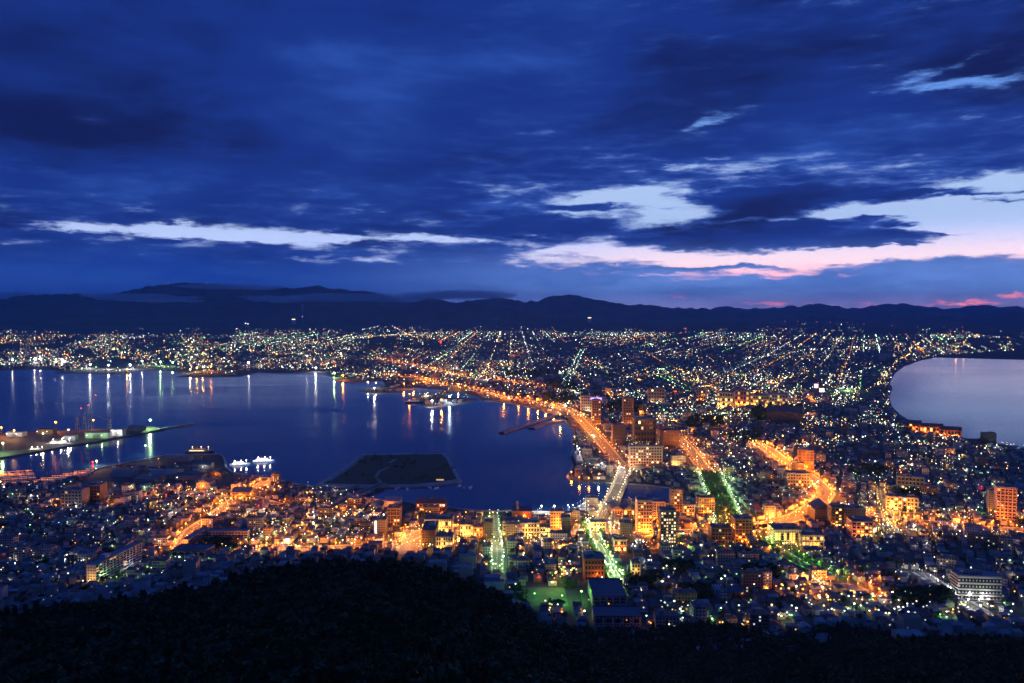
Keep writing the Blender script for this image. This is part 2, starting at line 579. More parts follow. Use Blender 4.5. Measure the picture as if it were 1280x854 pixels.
# ground: one sheet from the summit to the horizon
az_ = np.radians(np.linspace(-62, 62, 900))
rr = np.concatenate([np.linspace(2, 1400, 190), np.geomspace(1412, 60000, 130)])
A, RR = np.meshgrid(az_, rr)
X, Y = RR * np.sin(A), RR * np.cos(A)
Z = terrain(X, Y)
Z += np.where((RR > 8000), (fbm(X / 900, Y / 900, 4, 3) - .5) * np.clip((RR - 8000) / 60, 0, 90), 0)
nc_, nr_ = len(az_), len(rr)
idx = np.arange(nc_ * nr_).reshape(nr_, nc_)
quads = np.stack([idx[:-1, :-1], idx[:-1, 1:], idx[1:, 1:], idx[1:, :-1]], -1).reshape(-1, 4)
m_ground = material('earth_and_asphalt', (.038, .038, .037), .9, vary=.5, vscale=.02)
structure('ground', mesh_np('ground', np.stack([X, Y, Z], -1), quads, [m_ground], smooth_shade=True), 'dark ground of the town, the plain and the mountain slope')

# water
m_water = bpy.data.materials.new('sea_water')
m_water.use_nodes = True
t_ = m_water.node_tree
n_ = Nodes(t_)
p_ = t_.nodes['Principled BSDF']
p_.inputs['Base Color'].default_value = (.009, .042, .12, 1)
p_.inputs['IOR'].default_value = 1.333
g_ = n_.new('ShaderNodeNewGeometry')
ws = n_.vm('MULTIPLY', g_.outputs['Position'], (.0011, .0030, 0))
wn = n_.noise(ws, 1.0, 5, .6, dist=.6)
n_.put(p_.inputs['Roughness'], n_.lin(wn, .32, .68, .06, .17))
hv = n_.noise(n_.vm('MULTIPLY', g_.outputs['Position'], (.02, .05, 0)), 1.0, 3, .6)
bp = n_.new('ShaderNodeBump')
bp.inputs['Strength'].default_value = .10
bp.inputs['Distance'].default_value = 1.0
n_.put(bp.inputs['Height'], hv)
t_.links.new(bp.outputs[0], p_.inputs['Normal'])


def sheet(name, poly, zl, mats, label=None):
    xs, ys = at0([p[0] for p in poly], [p[1] for p in poly], zl)
    bm = bmesh.new()
    vs = [bm.verts.new((a, b, zl)) for a, b in zip(xs, ys)]
    f = bm.faces.new(vs)
    if f.normal.z < 0:
        f.normal_flip()
    bmesh.ops.triangulate(bm, faces=[f])
    bm.normal_update()
    for f in bm.faces:
        if f.normal.z < 0:
            f.normal_flip()
    me = bpy.data.meshes.new(name)
    bm.to_mesh(me)
    bm.free()
    me.materials.append(mats)
    return structure(name, me, label)


SEA = 3.35
sheet('bay_water', BAY, SEA, m_water, 'calm dark blue water of the harbour bay')
m_strait = m_water.copy()
m_strait.name = 'strait_sea_water'
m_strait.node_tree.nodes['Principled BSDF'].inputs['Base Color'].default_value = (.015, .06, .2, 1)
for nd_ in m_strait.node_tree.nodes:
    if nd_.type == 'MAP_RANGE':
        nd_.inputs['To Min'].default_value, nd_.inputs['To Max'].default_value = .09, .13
    if nd_.type == 'BUMP':
        nd_.inputs['Strength'].default_value = .04
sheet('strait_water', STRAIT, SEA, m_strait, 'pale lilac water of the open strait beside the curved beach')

# far mountains: real ridges with their own distance and depth
m_mount = material('mountain_forest', (.055, .075, .065), .95, vary=.4, vscale=.002)


def ridge(prof, rc, depth, base_z, seed, rough=.010, lo=None, hi=None):
    pxs = np.arange(lo if lo is not None else prof[0][0], (hi if hi is not None else prof[-1][0]) + 1, 3.0)
    py = np.interp(pxs, [p[0] for p in prof], [p[1] for p in prof])
    py = py + (fbm(pxs / 26, pxs * 0 + seed, 4, seed) - .5) * 6.0 + (fbm(pxs / 8, pxs * 0 + 3, 2, seed + 31) - .5) * 3.6
    a, fw, up = ray(pxs, py)
    h = np.hypot(a, fw)
    azm = np.arctan2(a, fw)
    zc = CAM_Z + rc * up / h
    ts = np.concatenate([np.linspace(-1, 0, 22), np.linspace(.08, 1, 9)])
    V = []
    for t in ts:
        r = rc + t * depth
        x, y = r * np.sin(azm), r * np.cos(azm)
        s = 1 - smooth(abs(t)) if t > 0 else (1 - abs(t)) ** 1.25
        gully = (fbm(x / (depth * .18), y / (depth * .18), 4, seed + 9) - .5) * (zc - base_z) * 1.1 * (abs(t) ** .8) * (1 - abs(t)) * 2
        zz = base_z + (zc - base_z) * s + gully
        V.append(np.stack([x, y, np.maximum(zz, base_z - 20)], -1))
    V = np.array(V)
    k = np.arange(V.shape[0] * V.shape[1]).reshape(V.shape[:2])
    q = np.stack([k[:-1, :-1], k[:-1, 1:], k[1:, 1:], k[1:, :-1]], -1).reshape(-1, 4)
    return mesh_np('mountain', V, q, [m_mount], smooth_shade=True)


LEFT_ = [(-420, 372), (-120, 378), (-30, 374), (0, 373), (30, 371), (58, 367), (82, 367), (110, 374), (150, 378), (200, 377), (260, 379), (310, 383), (338, 381), (352, 377), (362, 376), (374, 379), (392, 384),
         (440, 386), (490, 383), (515, 378), (535, 374), (552, 374), (580, 379), (620, 384), (700, 392), (800, 398), (900, 402)]
VOLC = [(60, 392), (120, 376), (150, 365), (185, 359), (210, 355), (235, 353), (262, 355), (300, 359), (340, 360), (380, 359), (398, 357), (415, 361), (450, 365), (480, 370), (520, 380), (580, 392)]
MID_ = [(470, 396), (540, 386), (585, 376), (615, 371), (635, 372), (655, 377), (672, 378), (685, 373), (698, 369), (712, 368.5), (724, 371), (740, 376), (760, 378), (775, 379), (800, 381), (830, 383), (880, 387), (930, 392), (1000, 396)]
RIGHT_ = [(740, 392), (800, 384), (850, 385), (900, 385), (950, 384), (990, 383), (1020, 381), (1060, 384), (1085, 383), (1110, 381), (1127, 380), (1150, 382), (1180, 385), (1205, 384), (1222, 382), (1242, 380), (1262, 384), (1300, 387), (1400, 384), (1700, 388)]
LOW_ = [(700, 404), (800, 398), (900, 396), (1000, 395), (1060, 397), (1130, 394), (1200, 395), (1260, 392), (1330, 394), (1700, 392)]
FRONT_ = [(-420, 398), (0, 397), (100, 400), (200, 398), (320, 401), (420, 399), (560, 402), (700, 400), (840, 404), (1000, 403)]
for nm, prof, rc, dp, bz, sd, lb in (
        ('mountain', FRONT_, 12500, 1500, 60, 21, 'lowest dark foothills right behind the city lights'),
        ('mountain', LEFT_, 15500, 2600, 70, 31, 'dark blue forested range behind the harbour on the left'),
        ('mountain', VOLC, 17600, 2600, 80, 41, 'broad flat topped mountain with tower lights above the low fog'),
        ('mountain', MID_, 18500, 3000, 70, 51, 'range with one rounded dome peak right of the middle'),
        ('mountain', LOW_, 17000, 2600, 60, 61, 'low dark ridge behind the city on the right'),
        ('mountain', RIGHT_, 25000, 4200, 60, 71, 'farthest hazy blue ridge under the pink horizon')):
    structure(nm, ridge(prof, rc, dp, bz, sd), lb)

# the air between the summit and the mountains
m_haze = bpy.data.materials.new('blue_haze')
m_haze.use_nodes = True
t_ = m_haze.node_tree
t_.nodes.clear()
pv = t_.nodes.new('ShaderNodeVolumePrincipled')
pv.inputs['Color'].default_value = (.20, .52, 1.0, 1)
pv.inputs['Density'].default_value = 2.9e-5
pv.inputs['Anisotropy'].default_value = 0.35
om = t_.nodes.new('ShaderNodeOutputMaterial')
t_.links.new(pv.outputs[0], om.inputs['Volume'])
hb = MB().box(-24000, 24000, -300, 32000, -200, 1000)
haze = hb.build('haze', m_haze)
tag(haze, 'thin blue dawn haze over the bay and plain', 'haze', kind='stuff')

# ------------------------------------------------------------------ streets
C_ = {'orange': (1.0, .34, .035), 'amber': (1.0, .62, .16), 'warm': (1.0, .80, .45), 'white': (1.0, .96, .88), 'mint': (.70, 1.0, .66), 'green': (.34, 1.0, .22),
      'cool': (.70, .88, 1.0), 'red': (1.0, .06, .05), 'pink': (1.0, .45, .55), 'violet': (.42, .30, 1.0)}
LIGHTC = {'orange': (1.0, .235, .016), 'amber': (1.0, .46, .07), 'warm': (1.0, .72, .36), 'white': (1.0, .95, .86), 'mint': (.55, 1.0, .34), 'green': (.30, 1.0, .12),
          'cool': (.70, .88, 1.0), 'red': (1.0, .05, .03), 'pink': (1.0, .4, .5), 'violet': (.4, .25, 1.0)}
for k_, c_ in C_.items():
    for lv, pw in (('dim', .8), ('mid', 2.6), ('bright', 8.0)):
        material(f'lamp {k_} {lv}', c_, .5, emit=c_, power=pw)


def lampmat(col, lv='mid'):
    return MATS[f'lamp {col} {lv}']


m_road = material('asphalt', (.07, .068, .065), .75, vary=.35, vscale=.08)
m_walk = material('pavement_concrete', (.26, .25, .23), .85, vary=.25, vscale=.15)
m_lawn = material('park_lawn_grass', (.05, .085, .03), .95, vary=.4, vscale=.1)
m_paint = material('road_paint', (.75, .75, .72), .6)
# name, photo polyline, width m, lamp colour, spacing m, lamp power W, power of the light, phrase
ROADS = [
    ('bayside highway', [(482, 470), (515, 471), (545, 479), (577, 484), (607, 490), (637, 499), (665, 501), (695, 508), (720, 519), (732, 531), (747, 547), (758, 560), (770, 576), (782, 587)], 22, 'orange', 40, 27200, 'curving along the far edge of the bay'),
    ('bridge road', [(782, 587), (776, 603), (767, 623), (757, 643), (752, 660)], 20, 'warm', 21, 9000, 'on the bridge road over the harbour canal'),
    ('inland highway', [(470, 449), (482, 450), (520, 457), (540, 462), (570, 469), (637, 477), (690, 486)], 16, 'orange', 70, 23800, 'on the inland street behind the bay'),
    ('tram street', [(305, 684), (340, 684), (390, 686), (430, 684), (470, 682), (500, 678), (530, 664), (580, 666), (640, 668), (700, 666), (760, 664), (800, 668), (870, 664), (920, 664), (960, 657)], 18, 'orange', 26, 38250, 'along the tram street under the mountain'),
    ('hill avenue', [(510, 692), (513, 680), (519, 663)], 26, 'orange', 17, 9817, 'along the wide avenue climbing from the harbour hall'),
    ('harbour diagonal', [(222, 690), (238, 664), (262, 648), (292, 626), (318, 612), (334, 601)], 14, 'orange', 24, 38250, 'on the slanting street of the old port town'),
    ('wharf street', [(140, 632), (180, 622), (215, 617), (240, 616), (270, 621), (318, 622), (350, 632), (400, 632), (425, 640)], 10, 'orange', 42, 18700, 'along the wharf street by the sheds'),
    ('green boulevard', [(738, 655), (745, 678), (757, 702), (771, 726)], 10, 'mint', 13, 8000, 'beside the green boulevard climbing to the dark hill'),
    ('green slope', [(617, 645), (621, 680), (622, 714)], 11, 'mint', 19, 5200, 'down the narrow green lit slope street'),
    ('park avenue', [(886, 592), (895, 612), (905, 636), (911, 657)], 40, 'mint', 17, 7500, 'round the tree filled park avenue'),
    ('quay promenade', [(664, 641.5), (700, 643), (716, 642), (728, 635), (738, 628)], 9, 'white', 17, 5200, 'along the white lit quay promenade'),
    ('station road', [(846, 546), (862, 562), (875, 580), (886, 592)], 22, 'orange', 24, 25500, 'on the road running down to the park avenue'),
    ('east road', [(948, 556), (962, 563), (984, 581), (1004, 592), (1018, 602), (1032, 617), (1022, 631), (998, 646), (962, 656), (930, 664)], 26, 'orange', 22, 61200, 'on the broad bending road in the east of the town'),
    ('south tram street', [(1068, 640), (1100, 645), (1145, 652), (1185, 656), (1235, 661), (1275, 663), (1340, 668)], 18, 'orange', 24, 43350, 'in the low street below the pink apartment tower'),
    ('yellow lane', [(1100, 610), (1103, 630), (1110, 648), (1117, 662)], 12, 'amber', 20, 9000, 'in the yellow lit lane past the small towers'),
    ('temple lane', [(958, 678), (978, 690), (1000, 704), (1025, 715), (1050, 722)], 14, 'green', 20, 4200, 'among the green lit temple trees'),
    ('hillside lane', [(1003, 727), (1035, 730), (1068, 733), (1095, 746)], 9, 'orange', 26, 20400, 'in the red lit lane at the hill foot'),
    ('school road', [(1150, 716), (1168, 727), (1188, 741), (1210, 755), (1232, 768)], 12, 'white', 24, 5000, 'on the road past the long balcony school'),
    ('north green road', [(728, 438), (722, 450), (717, 462), (711, 474), (706, 482)], 24, 'mint', 60, 0, ''),
    ('far road', [(960, 479), (975, 474), (990, 468), (1012, 462), (1040, 458), (1064, 456)], 16, 'amber', 70, 0, ''),
    ('coast road', [(1062, 501), (1075, 494), (1095, 483), (1108, 465), (1120, 452), (1136, 444), (1138, 432)], 14, 'amber', 60, 0, ''),
    ('plain road', [(812, 443), (826, 452), (842, 460), (868, 471), (892, 484), (905, 500)], 16, 'orange', 60, 0, ''),
    ('far avenue', [(668, 452), (690, 449), (716, 447)], 16, 'orange', 60, 0, ''),
    ('green mile', [(828, 472), (846, 481), (868, 493)], 30, 'green', 50, 0, ''),
    ('ridge road', [(497, 411), (507, 416), (515, 421), (530, 426), (570, 430), (617, 437), (660, 443)], 16, 'orange', 90, 0, ''),
    ('hill road', [(452, 413), (470, 409), (482, 405), (490, 408), (500, 413)], 12, 'white', 90, 0, ''),
    ('north shore road', [(-20, 444), (40, 441), (80, 444), (120, 446), (160, 446), (210, 442)], 12, 'orange', 90, 0, ''),
    ('bay head road', [(560, 478), (600, 483), (660, 494), (700, 502)], 12, 'orange', 45, 0, ''),
    ('plain street', [(640, 425), (655, 430), (672, 436)], 12, 'mint', 70, 0, ''), ('plain street', [(860, 430), (905, 427), (945, 424)], 12, 'mint', 80, 0, ''),
    ('plain street', [(1060, 470), (1085, 462), (1100, 456)], 12, 'mint', 60, 0, ''), ('plain street', [(980, 498), (1010, 488), (1040, 480)], 12, 'mint', 60, 0, ''),
    ('plain street', [(1010, 505), (1030, 494), (1056, 486)], 12, 'cool', 60, 0, ''), ('plain street', [(1040, 508), (1056, 498), (1072, 486)], 12, 'mint', 60, 0, ''),
    ('plain street', [(560, 448), (600, 452), (650, 456)], 12, 'mint', 70, 0, ''), ('plain street', [(740, 470), (770, 476), (800, 486)], 12, 'mint', 60, 0, ''),
    ('plain street', [(1080, 502), (1100, 512), (1112, 524)], 12, 'mint', 45, 0, ''), ('plain street', [(930, 450), (960, 446), (1000, 440)], 12, 'mint', 70, 0, ''),
    ('plain street', [(750, 540), (800, 556), (836, 575)], 10, 'white', 45, 0, ''), ('plain street', [(905, 560), (930, 585), (948, 606)], 10, 'cool', 40, 0, ''),
    ('plain street', [(1110, 560), (1160, 578), (1220, 600)], 10, 'mint', 50, 0, ''), ('plain street', [(1030, 560), (1075, 590), (1110, 606)], 10, 'mint', 45, 0, ''),
]


def resample(pts, step):
    pts = np.asarray(pts, float)
    d = np.concatenate([[0], np.cumsum(np.hypot(*np.diff(pts, axis=0).T))])
    n = max(2, int(round(d[-1] / step)) + 1)
    s = np.linspace(0, d[-1], n)
    return np.stack([np.interp(s, d, pts[:, 0]), np.interp(s, d, pts[:, 1])], -1)


def normals(p):
    t = np.gradient(p, axis=0)
    t /= np.maximum(np.hypot(t[:, 0], t[:, 1])[:, None], 1e-6)
    return np.stack([-t[:, 1], t[:, 0]], -1)


def strip(p, n, o0, o1, lift, drop=0.0):
    """ribbon between two sideways offsets, following the ground"""
    a, b = p + n * o0, p + n * o1
    k = len(p)
    za = np.maximum(terrain(a[:, 0], a[:, 1]), SEA + .3) + lift
    zb = np.maximum(terrain(b[:, 0], b[:, 1]), SEA + .3) + lift
    V = np.concatenate([np.c_[a, za], np.c_[b, zb]])
    i = np.arange(k - 1)
    q = np.stack([i, i + 1, i + 1 + k, i + k], -1)
    return V, q


STREETS = []       # (world polyline, half width)
LAMPS = []         # x, y, z, colour, power, phrase, height, sideways angle
for nm, pix, wd, colr, gap_, pw, phrase in ROADS:
    x_, y_, _z = at([p[0] for p in pix], [p[1] for p in pix])
    pts = np.stack([x_, y_], -1)
    STREETS.append((pts, wd / 2))
    if pw:
        p = resample(pts, 12)
        n = normals(p)
        V, q = strip(p, n, -wd / 2, wd / 2, .10)
        if nm in ('green boulevard', 'park avenue', 'hill avenue'):
            V, q = strip(p, n, -wd / 2, wd / 2, .10)
        structure('park_lawn' if nm == 'park avenue' else 'road', mesh_np('road', V, q[:, ::-1], [m_lawn if nm == 'park avenue' else m_road]), f'asphalt road, the {nm}' if nm != 'park avenue' else 'long lawn of the tree filled park avenue')
        pv = 2.2 if 'green' in nm or 'lane' in nm else 4.5
        Vw, qw = [], []
        for s0, s1 in ((-wd / 2 - pv, -wd / 2), (wd / 2, wd / 2 + pv)):
            V, q = strip(p, n, s0, s1, .24)
            qw.append(q[:, ::-1] + sum(len(v) for v in Vw)); Vw.append(V)
        structure('pavement', mesh_np('pavement', np.concatenate(Vw), np.concatenate(qw), [m_walk]), f'kerbed pavement along both sides of the {nm}')
        if nm == 'park avenue':
            pass
        # dashed centre line
        Vw, qw = [], []
        pd = resample(pts, 6)
        nd = normals(pd)
        for i in range(0, len(pd) - 1, 2):
            V, q = strip(pd[i:i + 2], nd[i:i + 2], -.2, .2, .125)
            qw.append(q[:, ::-1] + sum(len(v) for v in Vw)); Vw.append(V)
        structure('road_markings', mesh_np('road_markings', np.concatenate(Vw), np.concatenate(qw), [m_paint]), f'white centre line of the {nm}')
    p = resample(pts, gap_)
    n = normals(p)
    for i in range(len(p)):
        for s in (-1, 1):
            if not pw and s > 0 and wd < 20:
                continue
            j = rng.normal(0, .06 * gap_, 2) if not pw else rng.normal(0, 1.0, 2)
            c = p[i] + n[i] * s * (wd / 2 + 1.2) + j
            LAMPS.append([c[0], c[1], colr, pw * float(np.exp(rng.normal(0, .25))), nm, phrase, 9.0, math.atan2(-n[i][1] * s, -n[i][0] * s)])


def street_dist(x, y):
    d = np.full(np.shape(x), 1e9)
    for pts, hw in STREETS:
        for a, b in zip(pts[:-1], pts[1:]):
            ab = b - a
            t = np.clip(((x - a[0]) * ab[0] + (y - a[1]) * ab[1]) / max(ab @ ab, 1e-6), 0, 1)
            d = np.minimum(d, np.hypot(x - a[0] - t * ab[0], y - a[1] - t * ab[1]) - hw)
    return d


# ------------------------------------------------------------------ buildings
def facade(name, base, glass=(.02, .025, .035), fw=3.2, fh=3.3, wx=(.22, .78), wz=(.30, .74), rough=.75):
    """plaster wall with rows of dark windows set by the wall's own coordinates"""
    mt = bpy.data.materials.new(name)
    mt.use_nodes = True
    t = mt.node_tree
    n = Nodes(t)
    p = t.nodes['Principled BSDF']
    tcn = n.new('ShaderNodeTexCoord')
    ox, oy, oz = n.sep(tcn.outputs['Object'])
    nx_, ny_, nz_ = n.sep(tcn.outputs['Normal'])
    side = n.m('GREATER_THAN', n.m('ABSOLUTE', nx_), n.m('ABSOLUTE', ny_))
    u = n.m('ADD', n.m('MULTIPLY', side, oy), n.m('MULTIPLY', n.m('SUBTRACT', 1.0, side), ox))
    fu = n.m('FRACT', n.m('ADD', n.m('DIVIDE', u, fw), 100.5))
    fz = n.m('FRACT', n.m('DIVIDE', oz, fh))
    wi = n.m('MULTIPLY', n.m('MULTIPLY', n.m('GREATER_THAN', fu, wx[0]), n.m('LESS_THAN', fu, wx[1])),
             n.m('MULTIPLY', n.m('GREATER_THAN', fz, wz[0]), n.m('LESS_THAN', fz, wz[1])))
    wi = n.m('MULTIPLY', wi, n.m('GREATER_THAN', oz, 0.5))
    wear = n.noise(tcn.outputs['Object'], .25, 4, .6)
    wall = n.vm('SCALE', base, scale=n.lin(wear, .3, .7, .8, 1.15))
    n.put(p.inputs['Base Color'], n.mix(wi, wall, glass))
    n.put(p.inputs['Roughness'], n.lin(wi, 0, 1, rough, .15))
    MATS[name] = mt
    return mt


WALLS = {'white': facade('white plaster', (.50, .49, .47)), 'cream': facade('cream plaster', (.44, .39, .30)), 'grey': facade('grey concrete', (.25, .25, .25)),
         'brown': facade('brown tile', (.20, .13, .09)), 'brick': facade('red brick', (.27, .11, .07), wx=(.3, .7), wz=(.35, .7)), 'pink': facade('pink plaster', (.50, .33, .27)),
         'ribbed': facade('ribbed cream concrete', (.50, .44, .36), fw=2.2, wx=(.35, .75), wz=(.12, .88)),
         'banded': facade('banded white concrete', (.46, .45, .43), fw=400, wx=(-1, 2), wz=(.35, .78)), 'dark': facade('dark brown tile', (.10, .085, .075))}
PLAIN = {'white': material('white siding', (.42, .42, .41), .8, vary=.15, vscale=.3), 'cream': material('cream siding', (.33, .30, .24), .8, vary=.15, vscale=.3),
         'grey': material('grey siding', (.19, .195, .20), .8, vary=.15, vscale=.3), 'brown': material('brown siding', (.13, .09, .065), .8, vary=.15, vscale=.3)}
ROOFS = {'dark blue': material('dark blue metal roof', (.035, .045, .075), .5, vary=.25, vscale=.2), 'grey': material('grey metal roof', (.10, .103, .11), .5, vary=.25, vscale=.2),
         'red': material('rusty red metal roof', (.12, .04, .03), .5, vary=.25, vscale=.2), 'brown': material('brown metal roof', (.07, .05, .04), .5, vary=.25, vscale=.2),
         'pale': material('pale grey concrete roof', (.20, .205, .21), .8, vary=.25, vscale=.1)}
M_GLASS = material('dark window glass', (.015, .02, .03), .1)
M_STEEL = material('painted grey steel', (.22, .23, .24), .5, metallic=.3)
M_CONC = material('harbour concrete', (.28, .28, .27), .85, vary=.3, vscale=.06)

REFS = []          # (px, py, short name) for telling neighbours apart
FOOT_PRINTS = []   # (x, y, radius)
WIN_MESH = {}


def win_mesh(w, h, mt):
    key = (round(w, 2), round(h, 2), mt.name)
    if key not in WIN_MESH:
        WIN_MESH[key] = MB().box(-w / 2, w / 2, -.12, .05, -h / 2, h / 2).mesh('window', mt)
    return WIN_MESH[key]


def zone_angle(x, y):
    """direction of the street grid: square to the bay in the west, turned towards the beach in the east"""
    return -R(24) * float(smooth((x - 420) / 260))


def flood(x, y, colr, power, label, h=5.0, group='flood lamps in front of large buildings'):
    z0 = float(terrain(x, y))
    e = tag(link('flood_lamp', None, loc=(x, y, z0)), label, 'flood lamp', group)
    MB().tube((0, 0, -.3), (0, 0, h), .14, .09).build('post', M_STEEL, e)
    MB().box(-.55, .55, -.3, .3, h, h + .5).build('lamp_head', lampmat(colr, 'bright'), e)
    ld = bpy.data.lights.new('flood_light', 'POINT')
    ld.energy, ld.color, ld.shadow_soft_size = power, LIGHTC[colr], .3
    link('flood_light', ld, e, (0, 0, h + 1.2))


LIT = {'y': 'amber', 'w': 'white', 'o': 'warm', 'g': 'mint'}
